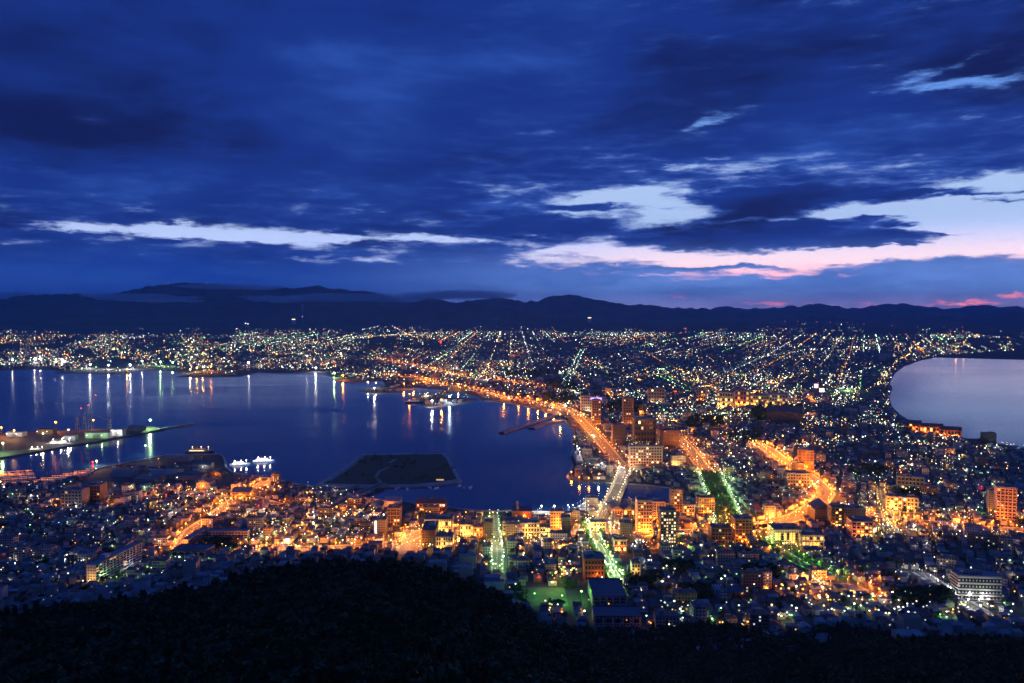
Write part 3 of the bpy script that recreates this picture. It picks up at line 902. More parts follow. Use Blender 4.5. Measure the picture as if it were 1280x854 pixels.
# name, left, right, top, base (photo px), depth m, wall, roof, grid (columns, rows, lit share, tint), flood (colour, W), short, label
B = [
    ('hotel', 787, 828, 560, 585, 20, 'ribbed', 'pale', (12, 7, .12, 'o'), ('orange', 26000), 'wide ribbed hotel', 'wide slab hotel with vertical ribs glowing orange above the canal bridge'),
    ('market_hall', 840, 857, 571, 583, 18, 'cream', 'grey', None, ('amber', 15000), 'yellow market hall', 'low yellow lit market hall right of the wide ribbed hotel'),
    ('apartment_tower', 839, 853, 615, 643, 16, 'brown', 'grey', (4, 8, .12, 'o'), ('orange', 17000), 'canal tower', 'narrow brown apartment tower at the end of the canal'),
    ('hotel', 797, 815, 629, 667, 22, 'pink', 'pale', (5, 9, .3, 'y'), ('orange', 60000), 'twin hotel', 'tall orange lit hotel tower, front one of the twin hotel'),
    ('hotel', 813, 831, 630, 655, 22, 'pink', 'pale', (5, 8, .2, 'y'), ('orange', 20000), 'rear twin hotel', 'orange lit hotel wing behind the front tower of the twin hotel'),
    ('office_tower', 826, 845, 642, 681, 20, 'dark', 'grey', (6, 10, .6, 'o'), None, 'lit window tower', 'dark tower whose front is a grid of pale lit windows'),
    ('apartment_block', 873, 893, 625, 646, 18, 'brown', 'grey', (6, 6, .10, 'y'), ('orange', 20000), 'park corner block', 'brown apartment block left of the tree filled park avenue'),
    ('apartment_block', 855, 868, 633, 646, 16, 'cream', 'pale', (4, 3, .2, 'y'), ('orange', 9000), 'small cream block', 'small cream block between canal tower and park avenue'),
    ('brick_warehouse', 765, 778, 634, 646, 40, 'brick', 'dark blue', (4, 1, .3, 'y'), ('orange', 9000), 'canal warehouse', 'red brick warehouse by the canal, left one of the pair'),
    ('brick_warehouse', 780, 793, 634, 646, 40, 'brick', 'dark blue', (4, 1, .3, 'y'), ('orange', 9000), 'right canal warehouse', 'red brick warehouse by the canal, right one of the pair'),
    ('office_block', 688, 705, 641, 662, 18, 'cream', 'pale', (5, 5, .15, 'w'), ('orange', 20000), 'quay office', 'orange lit office block standing behind the white quay lamps'),
    ('office_block', 702, 713, 649, 670, 18, 'dark', 'grey', None, None, 'dark quay block', 'dark narrow block in front of the quay office'),
    ('office_block', 652, 675, 655, 671, 16, 'cream', 'pale', (6, 3, .35, 'y'), ('amber', 22000), 'yellow office', 'low office block lit bright yellow on the tram street'),
    ('bank_building', 675, 688, 660, 673, 14, 'white', 'grey', (4, 2, .3, 'y'), ('orange', 14000), 'small bank', 'small white bank building right of the yellow office'),
    ('warehouse', 640, 665, 636, 648, 30, 'brick', 'dark blue', None, ('orange', 9000), 'quay warehouse', 'brick warehouse beside the slim brick chimney on the quay'),
    ('office_block', 738, 757, 654, 664, 16, 'cream', 'pale', (5, 2, .4, 'y'), ('amber', 14000), 'boulevard head office', 'yellow lit low block at the lower end of the green boulevard'),
    ('apartment_tower', 919, 940, 652, 679, 20, 'brown', 'grey', (5, 7, .06, 'y'), ('orange', 9000), 'park foot tower', 'dark tower at the near end of the park avenue'),
    ('apartment_block', 890, 914, 662, 681, 20, 'brown', 'brown', (6, 4, .06, 'o'), None, 'brown tram street block', 'broad dark brown block left of the park foot tower'),
    ('school_building', 731, 755, 701, 727, 26, 'brick', 'grey', (6, 4, .1, 'o'), ('orange', 7000), 'brick school block', 'red brick block left of the upper green boulevard'),
    ('apartment_block', 790, 800, 706, 724, 14, 'cream', 'grey', (3, 4, .15, 'y'), ('amber', 5000), 'cream boulevard block', 'cream block right of the upper end of the green boulevard'),
    ('apartment_block', 775, 790, 656, 674, 18, 'dark', 'grey', None, None, 'dark hotel annex', 'dark block left of the twin hotel'),
    ('shop', 768, 783, 676, 691, 16, 'pink', 'grey', (4, 2, .2, 'y'), ('orange', 9000), 'pink shop', 'orange lit pink walled shop right of the green boulevard'),
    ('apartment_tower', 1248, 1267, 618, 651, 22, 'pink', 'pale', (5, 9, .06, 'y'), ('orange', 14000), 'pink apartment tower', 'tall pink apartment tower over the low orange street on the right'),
    ('apartment_tower', 1237, 1248, 620, 643, 22, 'grey', 'pale', None, None, 'grey wing tower', 'grey tower standing behind the pink apartment tower'),
    ('apartment_block', 1066, 1090, 655, 673, 24, 'pink', 'grey', (5, 4, .5, 'y'), ('orange', 16000), 'stepped orange block', 'stepped apartment block with balconies lit orange, left of the yellow lane'),
    ('apartment_block', 1109, 1126, 624, 639, 20, 'cream', 'grey', (4, 4, .2, 'y'), ('amber', 17000), 'yellow lane block', 'yellow lit block beside the upper end of the yellow lane'),
    ('apartment_block', 1130, 1146, 625, 638, 18, 'cream', 'grey', (4, 3, .2, 'g'), ('amber', 9000), 'small yellow lane block', 'yellow green lit block right of the yellow lane block'),
    ('civic_hall', 969, 1001, 664, 681, 30, 'white', 'grey', (9, 1, .5, 'y'), ('amber', 6000), 'columned hall', 'pale civic hall with a row of lit bays, near the bending road'),
    ('office_block', 1003, 1029, 671, 684, 22, 'white', 'grey', (6, 2, .5, 'y'), ('amber', 6000), 'hall annex', 'low lit annex right of the columned hall'),
    ('apartment_block', 1040, 1056, 638, 660, 20, 'dark', 'grey', (4, 6, .1, 'y'), None, 'left dark pair block', 'dark apartment block, left of a pair under the bending road'),
    ('apartment_block', 1058, 1080, 640, 662, 22, 'dark', 'grey', None, None, 'right dark pair block', 'dark apartment block, right of a pair under the bending road'),
    ('apartment_tower', 998, 1016, 566, 589, 22, 'brick', 'pale', (4, 7, .05, 'y'), ('orange', 17000), 'red brown tower', 'red brown tower right of the bending road'),
    ('hotel', 985, 1011, 594, 609, 24, 'grey', 'pale', (8, 4, .06, 'y'), ('orange', 6000), 'grey slab hotel', 'wide grey slab beside the bending road'),
    ('office_block', 990, 1004, 581, 593, 20, 'dark', 'grey', None, None, 'dark roadside block', 'dark block between red brown tower and grey slab hotel'),
    ('school_building', 1203, 1246, 727, 752, 20, 'banded', 'pale', (12, 4, .05, 'w'), ('white', 6500), 'balcony school', 'long pale school with open balcony floors at the lower right'),
    ('office_block', 1124, 1152, 599, 613, 20, 'grey', 'pale', (7, 3, .08, 'w'), None, 'grey flat roofed office', 'grey flat roofed office among dark houses on the right'),
    ('office_tower', 726, 740, 496, 514, 24, 'white', 'pale', (5, 5, .1, 'w'), ('warm', 14000), 'white station tower', 'white block beside the neon topped tower at the bay head'),
    ('hotel', 740, 751, 502, 531, 24, 'brown', 'pale', (4, 9, .10, 'o'), ('orange', 20000), 'lamp topped tower', 'slim brown tower with a white lamp on its top at the bay head'),
    ('hotel', 779, 792, 500, 531, 28, 'brown', 'grey', (4, 9, .08, 'o'), ('orange', 20000), 'station tower', 'orange lit tower right of the lamp topped tower'),
    ('hotel', 810, 831, 487, 504, 28, 'pink', 'grey', (6, 4, .08, 'o'), ('warm', 17000), 'red beacon slab', 'pale slab with a red beacon on its roof'),
    ('apartment_tower', 840, 848, 489, 503, 22, 'brown', 'grey', None, None, 'red topped tower', 'narrow tower right of the red beacon slab'),
    ('department_store', 793, 820, 526, 555, 40, 'dark', 'grey', (7, 4, .05, 'o'), None, 'big dark store', 'big dark brown windowless store above the wide ribbed hotel'),
    ('department_store', 829, 849, 540, 561, 40, 'brown', 'brown', None, None, 'brown store', 'brown store right of the big dark store'),
    ('department_store', 766, 782, 533, 556, 30, 'dark', 'grey', None, ('orange', 9000), 'bayside store', 'dark brown store beside the bayside highway'),
    ('hotel', 870, 882, 489, 503, 30, 'cream', 'grey', (4, 4, .4, 'y'), ('orange', 30000), 'small lit hotel', 'orange lit hotel at the left end of the bright shopping quarter'),
    ('department_store', 896, 916, 492, 510, 40, 'cream', 'pale', (6, 3, .4, 'y'), ('amber', 60000), 'bright store', 'store flooded with amber light in the shopping quarter'),
    ('department_store', 918, 936, 490, 508, 40, 'pink', 'pale', (5, 3, .3, 'y'), ('orange', 60000), 'pink store', 'pink store in the middle of the bright shopping quarter'),
    ('hotel', 938, 961, 496, 509, 36, 'cream', 'pale', (7, 3, .5, 'y'), ('amber', 45000), 'long lit hotel', 'long cream hotel right of the pink store'),
    ('hotel', 962, 984, 495, 511, 36, 'white', 'pale', (7, 4, .4, 'y'), ('amber', 45000), 'white lit hotel', 'white slab hotel at the right end of the shopping quarter'),
    ('sports_hall', 960, 1000, 511, 530, 60, 'dark', 'brown', None, None, 'dark sports hall', 'huge dark sports hall in front of the shopping quarter'),
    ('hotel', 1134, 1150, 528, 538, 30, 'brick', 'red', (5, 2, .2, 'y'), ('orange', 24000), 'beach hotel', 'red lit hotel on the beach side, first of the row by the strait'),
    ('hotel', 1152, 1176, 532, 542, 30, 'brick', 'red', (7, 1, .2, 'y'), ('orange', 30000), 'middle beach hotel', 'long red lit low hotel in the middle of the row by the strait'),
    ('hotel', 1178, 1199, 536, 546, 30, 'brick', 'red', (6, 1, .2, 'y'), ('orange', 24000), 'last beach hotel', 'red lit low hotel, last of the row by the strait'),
    ('apartment_block', 1229, 1243, 545, 556, 26, 'dark', 'grey', None, None, 'seaside dark block', 'dark block alone against the pale strait'),
    ('brick_warehouse', 520, 557, 626, 640, 22, 'brick', 'red', (10, 2, .45, 'o'), ('orange', 9000), 'long brick warehouse', 'long red brick warehouse on the near quay of the bay'),
    ('civic_hall', 531, 565, 651, 669, 24, 'cream', 'grey', (8, 2, .3, 'y'), ('amber', 36000), 'yellow civic hall', 'large yellow lit hall right of the wide orange avenue'),
    ('gymnasium', 527, 544, 664, 684, 50, 'dark', 'brown', None, None, 'dark roofed gymnasium', 'gymnasium with a dark flat roof right of the wide orange avenue'),
    ('school_building', 545, 566, 672, 688, 20, 'white', 'grey', (7, 3, .35, 'y'), ('amber', 9000), 'lit schoolhouse', 'pale schoolhouse right of the dark roofed gymnasium'),
    ('office_block', 467, 482, 652, 672, 18, 'dark', 'grey', None, None, 'neon sign block', 'dark block beside the tall white neon strip'),
    ('office_block', 484, 500, 637, 658, 20, 'brown', 'grey', (4, 5, .06, 'o'), ('orange', 6000), 'harbour office', 'brown block left of the wide orange avenue'),
    ('warehouse', 480, 500, 624, 634, 26, 'white', 'pale', None, ('orange', 7000), 'white quay shed', 'white shed at the landward end of the island bridge'),
    ('office_block', 604, 616, 654, 673, 18, 'dark', 'grey', None, None, 'dark slope block', 'dark block left of the narrow green lit slope'),
    ('office_block', 575, 592, 657, 671, 16, 'cream', 'grey', (5, 2, .5, 'y'), ('amber', 26000), 'cream tram street block', 'bright cream block right of the yellow civic hall'),
    ('office_block', 628, 645, 653, 670, 18, 'cream', 'grey', (4, 4, .3, 'y'), ('orange', 22000), 'slope corner block', 'orange lit block right of the narrow green lit slope'),
    ('office_block', 592, 603, 660, 672, 14, 'pink', 'grey', (3, 2, .4, 'y'), ('orange', 16000), 'pink tram street block', 'small pink block between cream block and dark slope block'),
    ('apartment_block', 102, 124, 611, 629, 24, 'brown', 'pale', (6, 5, .05, 'y'), None, 'brown wharf block', 'brown block behind the wharf sheds on the left'),
    ('apartment_block', 78, 101, 617, 635, 24, 'grey', 'pale', (6, 5, .05, 'y'), None, 'grey wharf block', 'grey block left of the brown wharf block'),
    ('warehouse', 290, 312, 613, 626, 30, 'brown', 'grey', (5, 3, .05, 'y'), ('orange', 9000), 'brown depot', 'brown depot beside the slanting orange street'),
    ('warehouse', 246, 262, 602, 611, 26, 'cream', 'grey', None, ('orange', 14000), 'orange wharf shed', 'wharf shed glowing orange on the left pier'),
    ('warehouse', 185, 215, 592, 599, 50, 'grey', 'pale', None, None, 'pale wharf shed', 'long pale roofed shed lying on the left pier'),
    ('warehouse', 168, 195, 598, 605, 40, 'grey', 'grey', None, None, 'grey wharf shed', 'long grey roofed shed on the near side of the left pier'),
    ('warehouse', 220, 250, 594, 600, 40, 'grey', 'dark blue', None, None, 'blue wharf shed', 'dark blue roofed shed on the left pier'),
    ('warehouse', 208, 236, 571, 577, 22, 'grey', 'pale', None, None, 'outer wharf shed', 'pale roofed shed at the outer edge of the left pier'),
    ('warehouse', 240, 262, 580, 586, 22, 'grey', 'grey', None, ('white', 3000), 'short wharf shed', 'short grey shed near the barge side of the left pier'),
    ('warehouse', 140, 164, 590, 596, 26, 'white', 'pale', None, None, 'white wharf shed', 'white walled shed at the landward left of the left pier'),
    ('warehouse', 262, 276, 590, 596, 24, 'brown', 'red', None, ('orange', 6000), 'red wharf shed', 'red roofed shed in the right corner of the left pier'),
    ('apartment_block', 1020, 1045, 634, 652, 40, 'dark', 'dark blue', None, None, 'dark vaulted hall', 'dark hall below the bend of the east road'),
]


def block(rec):
    nm, l, r_, top, base, dep, wall, roof, grid, fl, short, label = rec
    pxm = (l + r_) / 2
    x0, y0, z0 = (float(v) for v in at(pxm, base))
    d = math.hypot(x0, y0)
    k = math.hypot(d, CAM_Z) / F * .99
    w = (r_ - l) * k
    h = (base - top) * k * 1.06
    a = zone_angle(x0, y0)
    # depth away from the viewer
    cx, cyy = x0 - math.sin(a) * dep / 2, y0 + math.cos(a) * dep / 2
    zb = min(z0, float(terrain(cx, cyy)))
    e = tag(link(nm, None, loc=(cx, cyy, zb), rz=a), label, nm.replace('_', ' '))
    WM, RM = WALLS[wall], ROOFS[roof]
    if nm in ('brick_warehouse', 'warehouse', 'sports_hall') or roof in ('dark blue', 'red'):
        MB().box(-w / 2, w / 2, -dep / 2, dep / 2, -3, h * .72).build('wall', WM, e)
        m = MB()
        if w > dep:
            m.gable(-w / 2, w / 2, -dep / 2, dep / 2, h * .72 + .01, h * .72 + min(h * .30, dep * .3), 0, .5)
        else:
            v = MB().gable(-dep / 2, dep / 2, -w / 2, w / 2, h * .72 + .01, h * .72 + min(h * .34, w * .35), 0, .5)
            m.add([(-p[1], p[0], p[2]) for p in v.v], v.f)
        rf = m.build('roof', RM, e)
        MB().box(-1, 1, -1, 1, h * .8, h * 1.06).build('roof_vent', M_STEEL, rf)
        hw = h * .72
    else:
        MB().box(-w / 2, w / 2, -dep / 2, dep / 2, -3, h).build('wall', WM, e)
        t = .35
        m = MB().box(-w / 2 - .12, w / 2 + .12, -dep / 2 - .12, dep / 2 + .12, h + .003, h + .25)
        for bx in ((-w / 2 - .12, w / 2 + .12, -dep / 2 - .12, -dep / 2 + t), (-w / 2 - .12, w / 2 + .12, dep / 2 - t, dep / 2 + .12),
                   (-w / 2 - .12, -w / 2 + t, -dep / 2 + t + .002, dep / 2 - t - .002), (w / 2 - t, w / 2 + .12, -dep / 2 + t + .002, dep / 2 - t - .002)):
            m.box(*bx, h + .26, h + 1.1)
        rf = m.build('roof', RM, e)
        pw_ = max(2.5, w * .22)
        s_ = rng.uniform(-.2, .2) * w
        MB().box(s_ - pw_, s_ + pw_, -dep * .1, dep * .28, h + .255, h + 3.6).build('penthouse', WALLS['grey'], rf)
        MB().box(-s_ * .5 - 1.4, -s_ * .5 + 1.4, -dep * .32, -dep * .2, h + .255, h + 1.9).build('air_conditioner', M_STEEL, rf)
        hw = h
    if grid:
        nx, ny, share, tint = grid
        cw, ch = w * .94 / nx, hw * .92 / ny
        ww, wh = cw * .62, ch * .5
        for i in range(nx):
            for j in range(ny):
                lit = rng.random() < share
                mt = lampmat(LIT[tint], 'dim' if rng.random() < .6 else 'mid') if lit else M_GLASS
                link('window', win_mesh(ww, wh, mt), e, (-w * .47 + (i + .5) * cw, -dep / 2, hw * .05 + (j + .55) * ch))
    REFS.append((pxm, (top + base) / 2, short))
    FOOT_PRINTS.append((cx, cyy, w / 2 + 3, dep / 2 + 3, a))
    if fl:
        colr, pw_ = fl
        nfl = 1 if w < 45 else 2
        for q in range(nfl):
            ux = (-w * .25 if q == 0 else w * .25) if nfl == 2 else rng.uniform(-.2, .2) * w
            uy = -dep / 2 - 7
            flood(cx + ux * math.cos(a) - uy * math.sin(a), cyy + ux * math.sin(a) + uy * math.cos(a), colr, pw_ / nfl,
                  f'{colr} flood lamp at the foot of the {short}' + ('' if nfl == 1 else (', left of two' if q == 0 else ', right of two')), group=None)
    return e, w, h, dep


BLD = {rec[10]: block(rec) for rec in B}

# ---- buildings that need a plan of their own
def slab(nm, px, py, w, dep, h, wall, roof, label, rz=0.0, short=None, grid=None, side=None, extra=None):
    """block whose near left corner stands at a photo pixel"""
    x0, y0, z0 = (float(v) for v in at(px, py))
    e = tag(link(nm, None, loc=(x0, y0, z0), rz=rz), label, nm.replace('_', ' '))
    MB().box(0, w, 0, dep, -4, h).build('wall', WALLS[wall], e)
    m = MB().box(-.12, w + .12, -.12, dep + .12, h + .003, h + .4)
    for bx in ((-.12, w + .12, -.12, .3), (-.12, w + .12, dep - .3, dep + .12), (-.12, .3, .302, dep - .302), (w - .3, w + .12, .302, dep - .302)):
        m.box(*bx, h + .403, h + 1.1)
    rf = m.build('roof', ROOFS[roof], e)
    if extra:
        MB().box(*extra, h + .41, h + 4.6).build('penthouse', WALLS['white'], rf)
    if grid:
        nx, ny = grid
        for i in range(nx):
            for j in range(ny):
                link('window', win_mesh(w / nx * .6, h / ny * .45, M_GLASS), e, (w / nx * (i + .5), 0, h / ny * (j + .58)))
    if side:
        ny_, nz = side
        for i in range(ny_):
            for j in range(nz):
                o = link('window', win_mesh(dep / ny_ * .62, h / nz * .45, lampmat('amber', 'dim') if rng.random() < .06 else M_GLASS), e, (w, dep / ny_ * (i + .5), h / nz * (j + .58)))
                o.rotation_euler = (0, 0, math.pi / 2)
    c, s = math.cos(rz), math.sin(rz)
    FOOT_PRINTS.append((x0 + (w * c - dep * s) / 2, y0 + (w * s + dep * c) / 2, w / 2 + 4, dep / 2 + 4, rz))
    if short:
        REFS.append((px + 6, py - 12, short))
    return e, x0, y0, z0


e_, ax, ay, az0 = slab('apartment_block', 108, 729, 12, 92, 21, 'white', 'pale', 'long white slab of flats, its end wall lit yellow, at the lower left', R(-7), 'white slab of flats', None, (14, 7), (1, 8, 24, 34))
flood(ax + 7, ay - 8, 'amber', 5200, 'yellow lamp at the end wall of the white slab of flats', 4, None)
flood(ax + 18, ay + 12, 'mint', 2500, 'greenish lamp at the corner of the white slab of flats', 4, None)
e_, sx, sy, sz = slab('school_building', 227, 688, 9, 62, 14, 'pink', 'pale', 'school wing whose orange end wall faces the hill, left of the school yard', R(-4), 'school end wing', None, (10, 4))
flood(sx + 3, sy - 8, 'orange', 4200, 'orange lamp at the end wall of the school wing', 4, None)
slab('school_building', 249, 677, 68, 12, 14, 'cream', 'pale', 'long school building across the far side of the dark school yard', R(0), 'school main wing', (15, 4))
slab('gymnasium', 214, 697, 46, 30, 9, 'grey', 'dark blue', 'low school gymnasium in front of the orange school wing', R(-4), 'left school gymnasium', (5, 1))
# dark school under the summit with its green lit yard
e_, qx, qy, qz = slab('school_building', 741, 760, 34, 54, 11, 'grey', 'dark blue', 'long dark blue roofed school running away from the hill, lower centre', R(0), 'dark blue school', (5, 3))
slab('gymnasium', 743, 783, 44, 26, 9, 'grey', 'dark blue', 'flat roofed dark blue gymnasium at the edge of the hill forest', R(0), 'hill edge gymnasium', (5, 1))
flood(qx - 9, qy + 28, 'green', 12000, 'green yard lamp close to the dark blue school, nearest its wall', 8, None)
flood(qx - 30, qy + 14, 'green', 12000, 'green yard lamp in the middle of the school yard', 8, None)
flood(qx - 38, qy + 58, 'mint', 16000, 'brightest pale green lamp of the school yard, at its far corner', 9, None)
flood(qx - 58, qy + 24, 'green', 3200, 'green lamp at the left edge of the school yard', 7, None)
m_yard = material('school_yard_turf', (.10, .14, .05), .95, vary=.3, vscale=.1)
yp = np.array([[qx - 40, qy + y_] for y_ in np.linspace(6, 70, 12)])
V, q = strip(yp, normals(yp), -16, 36, .12)
structure('school_yard', mesh_np('school_yard', V, q[:, ::-1], [m_yard]), 'turf school yard left of the dark blue school')
FOOT_PRINTS.append((qx - 34, qy + 38, 38, 34, 0))
# church
cx_, cy_, cz_ = (float(v) for v in at(904, 748))
e_ = tag(link('church', None, loc=(cx_, cy_, cz_)), 'dark church with a dome and pointed bell spire among trees', 'church')
MB().box(-8, 8, 0, 18, -3, 9).box(-4, 4, -6, -.01, -3, 12).build('wall', WALLS['white'], e_)
MB().gable(0, 18, -8, 8, 9.01, 14, 0, .6).build('roof', ROOFS['dark blue'], e_).rotation_euler = (0, 0, 0)
m = MB(); m.tube((0, -3, 12.01), (0, -3, 16), 2.2, 2.0, 8); m.tube((0, -3, 16.01), (0, -3, 25), 2.3, .1, 8); m.build('spire', ROOFS['dark blue'], e_)
m = MB(); m.tube((4, 9, 11), (4, 9, 15), 2.6, 2.6, 10); m.ball((4, 9, 15.6), 2.7, 0, 10, 6); m.build('dome', ROOFS['grey'], e_)
FOOT_PRINTS.append((cx_, cy_ + 6, 12, 14, 0)); REFS.append((904, 738, 'domed church'))
# white lit kiosk
kx, ky, kz = (float(v) for v in at(798, 704))
e_ = tag(link('pavilion', None, loc=(kx, ky, kz)), 'round pavilion lit white between dark trees near the twin hotel', 'pavilion')
m = MB(); m.tube((0, 0, -1), (0, 0, 5), 8, 8, 14); m.build('wall', PLAIN['white'], e_)
m = MB(); m.tube((0, 0, 5.01), (0, 0, 8.5), 9.2, .6, 14); m.build('roof', ROOFS['grey'], e_)
flood(kx - 8, ky - 10, 'white', 6500, 'white lamp in front of the round pavilion', 5, None)
flood(kx + 12, ky - 4, 'white', 3500, 'white lamp on the right of the round pavilion', 5, None)
FOOT_PRINTS.append((kx, ky, 12, 12, 0)); REFS.append((798, 700, 'round pavilion'))
# slim brick chimney on the quay
kx, ky, kz = (float(v) for v in at(647, 647))
e_ = tag(link('brick_chimney', None, loc=(kx, ky, kz)), 'slim brick chimney standing on the near quay of the bay', 'chimney')
m = MB(); m.tube((0, 0, -1), (0, 0, 24), 2.0, 1.4, 10); m.build('shaft', WALLS['brick'], e_)
m = MB(); m.tube((0, 0, 24.01), (0, 0, 26), 1.8, 1.8, 10); m.build('cap', M_CONC, e_)
REFS.append((647, 634, 'slim brick chimney'))
# neon signs
for px_, py_, w_, h_, colr, lb in ((470, 671, 2.4, 20, 'white', 'tall white neon strip sign on the dark block left of the wide avenue'),
                                   (745, 500, 34, 7, 'violet', 'violet neon sign on the roof of the lamp topped tower'),
                                   (822, 488, 6, 4, 'red', 'red beacon sign on the pale slab in the station quarter'),
                                   (844, 490, 10, 4, 'red', 'red sign on top of the narrow tower by the station'),
                                   (743, 504, 8, 6, 'white', 'white lamp sign on top of the slim brown tower'),
                                   (1020, 485, 16, 16, 'pink', 'pink white lit sign on a block towards the beach'),
                                   (1027, 490, 18, 14, 'white', 'white lit sign beside the pink one, towards the beach'),
                                   (551, 433, 14, 22, 'red', 'red lit tower sign far across the plain')):
    # height above ground from the block the sign stands on
    up = {470: 4, 745: 52, 822: 44, 844: 38, 743: 46, 1020: 22, 1027: 20, 551: 25}[px_]
    a_, fw_, u_ = ray(px_, py_)
    kk = (CAM_Z - 3 - up) / -u_
    X_, Y_ = float(a_ * kk), float(fw_ * kk)
    zt = float(terrain(X_, Y_))
    e_ = tag(link('neon_sign', None, loc=(X_, Y_ - 1.5, zt)), lb, 'neon sign')
    MB().box(-w_ / 2, w_ / 2, -.4, 0, up, up + h_).build('sign_face', lampmat(colr, 'mid'), e_)
    MB().box(-w_ * .3, w_ * .3, .02, .5, 0, up + h_ * .9).build('bracket', M_STEEL, e_)

# ------------------------------------------------------------------ places for houses
def footprint_hit(x, y, grow=0.0):
    hit = np.zeros(np.shape(x), bool)
    for fx, fy, a, b, rz in FOOT_PRINTS:
        c, s = math.cos(-rz), math.sin(-rz)
        u = (x - fx) * c - (y - fy) * s
        v = (x - fx) * s + (y - fy) * c
        hit |= (np.abs(u) < a + grow) & (np.abs(v) < b + grow)
    return hit


def lots(r0, r1, sx_, sy_, jit):
    """a street grid, turned with the quarter"""
    out = []
    for ang, lo, hi in ((0.0, -1e9, 1.0), (-R(24), 1.0, 1e9)):
        n = int(2 * r1 / min(sx_, sy_)) // 2
        i, j = np.meshgrid(np.arange(-n, n), np.arange(-n, n))
        i, j = i.ravel(), j.ravel()
        u = i * sx_ + np.where(i % 2 == 0, 0, -sx_ * .10) + np.floor(i / 2) * sx_ * .25 + rng.normal(0, jit, i.shape)
        v = j * sy_ + np.floor(j / 5) * sy_ * .55 + rng.normal(0, jit, i.shape)
        x = u * math.cos(ang) - v * math.sin(ang)
        y = u * math.sin(ang) + v * math.cos(ang)
        r = np.hypot(x, y)
        k = (r > r0) & (r <= r1) & (y > 0) & (np.abs(x) < .70 * y + 40)
        k &= (x > 520) if ang else (x <= 520)
        out.append(np.stack([x[k], y[k], np.full(k.sum(), ang)], -1))
    return np.concatenate(out)


PARKS = [(806, 728, 20, 6), (868, 746, 22, 7), (845, 712, 20, 5), (925, 700, 16, 5), (950, 722, 24, 8), (780, 512, 22, 6), (970, 520, 32, 9), (700, 484, 18, 5), 
         (1150, 750, 36, 7), (270, 684, 24, 5), (930, 548, 20, 7), (1085, 590, 24, 6), (700, 500, 22, 5), (1130, 620, 16, 4), (660, 468, 26, 4), (880, 530, 22, 6)]


def buildable(x, y, margin):
    z = terrain(x, y)
    px, py = to_px(x, y, z)
    ok = ~inside(px, py, BAY) & ~inside(px, py, STRAIT)
    for dx, dy in ((6, 0), (-6, 0), (0, 3), (0, -3)):
        ok &= ~inside(px + dx, py + dy, BAY) & ~inside(px + dx, py + dy, STRAIT)
    r = np.hypot(x, y)
    ok &= z < town_z(r) + 2.5 + 60 * (r > 5000)
    ok &= street_dist(x, y) > margin
    ok &= ~footprint_hit(x, y, margin)
    ok &= ~((py < 606 + (px - 100) * .02) & (px > 95) & (px < 292))       # the bare pier
    for a, b, w, h in PARKS:
        ok &= ((px - a) / w) ** 2 + ((py - b) / h) ** 2 > 1
    return ok, z, px, py


near = lots(690, 1900, 14.5, 16.5, 1.2)
mid = lots(1900, 3300, 23, 25, 2.5)
far = lots(3300, 6500, 44, 46, 6)
ALLX = []
for arr, cls in ((near, 0), (mid, 1), (far, 2)):
    ok, z, px, py = buildable(arr[:, 0], arr[:, 1], (6.5, 10, 12)[cls])
    dark = vnoise(px / 22, py / 9, 77)
    keep = ok & (rng.random(len(arr)) < (.9, .85, .7)[cls])
    a = arr[keep]
    n = len(a)
    big = rng.random(n) < (.05, .07, .06)[cls]
    w = np.where(big, rng.uniform(13, 24, n), rng.uniform(7.5, 11.5, n)) * (1, 1.25, 1.8)[cls]
    dp = np.where(big, rng.uniform(10, 14, n), rng.uniform(7, 10.5, n)) * (1, 1.2, 1.7)[cls]
    h = np.where(big, rng.uniform(9, 22, n), rng.uniform(4.6, 7.2, n))
    if cls == 2:
        h = np.where(big, h * 1.1, h)
    flat_ = big | (rng.random(n) < .22)
    ALLX.append(np.c_[a, z[keep], w, dp, h, np.where(flat_, 0, rng.uniform(1.6, 3.0, n)), rng.integers(0, 4, n), rng.integers(0, 5, n), big, px[keep], py[keep]])
H = np.concatenate(ALLX)      # x y ang z w d h roof_h wall roof big px py
WK = ['white', 'cream', 'grey', 'brown']
RK = ['dark blue', 'grey', 'red', 'brown', 'pale']
WKN = ['white walled', 'cream walled', 'grey walled', 'brown walled']

# which stand in front of the hill forest's edge, i.e. can be seen
pr, pb = [p[0] for p in SPUR], [p[1] for p in SPUR]
hx_ = np.interp(H[:, 11], pr, pb)
fx_ = np.interp(H[:, 11], [p[0] for p in FOOT], [p[1] for p in FOOT])
seen = (H[:, 12] < np.minimum(hx_, fx_) - 8) & (H[:, 11] > -10) & (H[:, 11] < 1290)
dist_ = np.hypot(H[:, 0], H[:, 1])
order = np.argsort(np.where(seen, dist_ / np.sqrt(H[:, 4] * H[:, 6]), 1e9))
solo = order[:290]
solo_mask = np.zeros(len(H), bool)
solo_mask[solo] = True


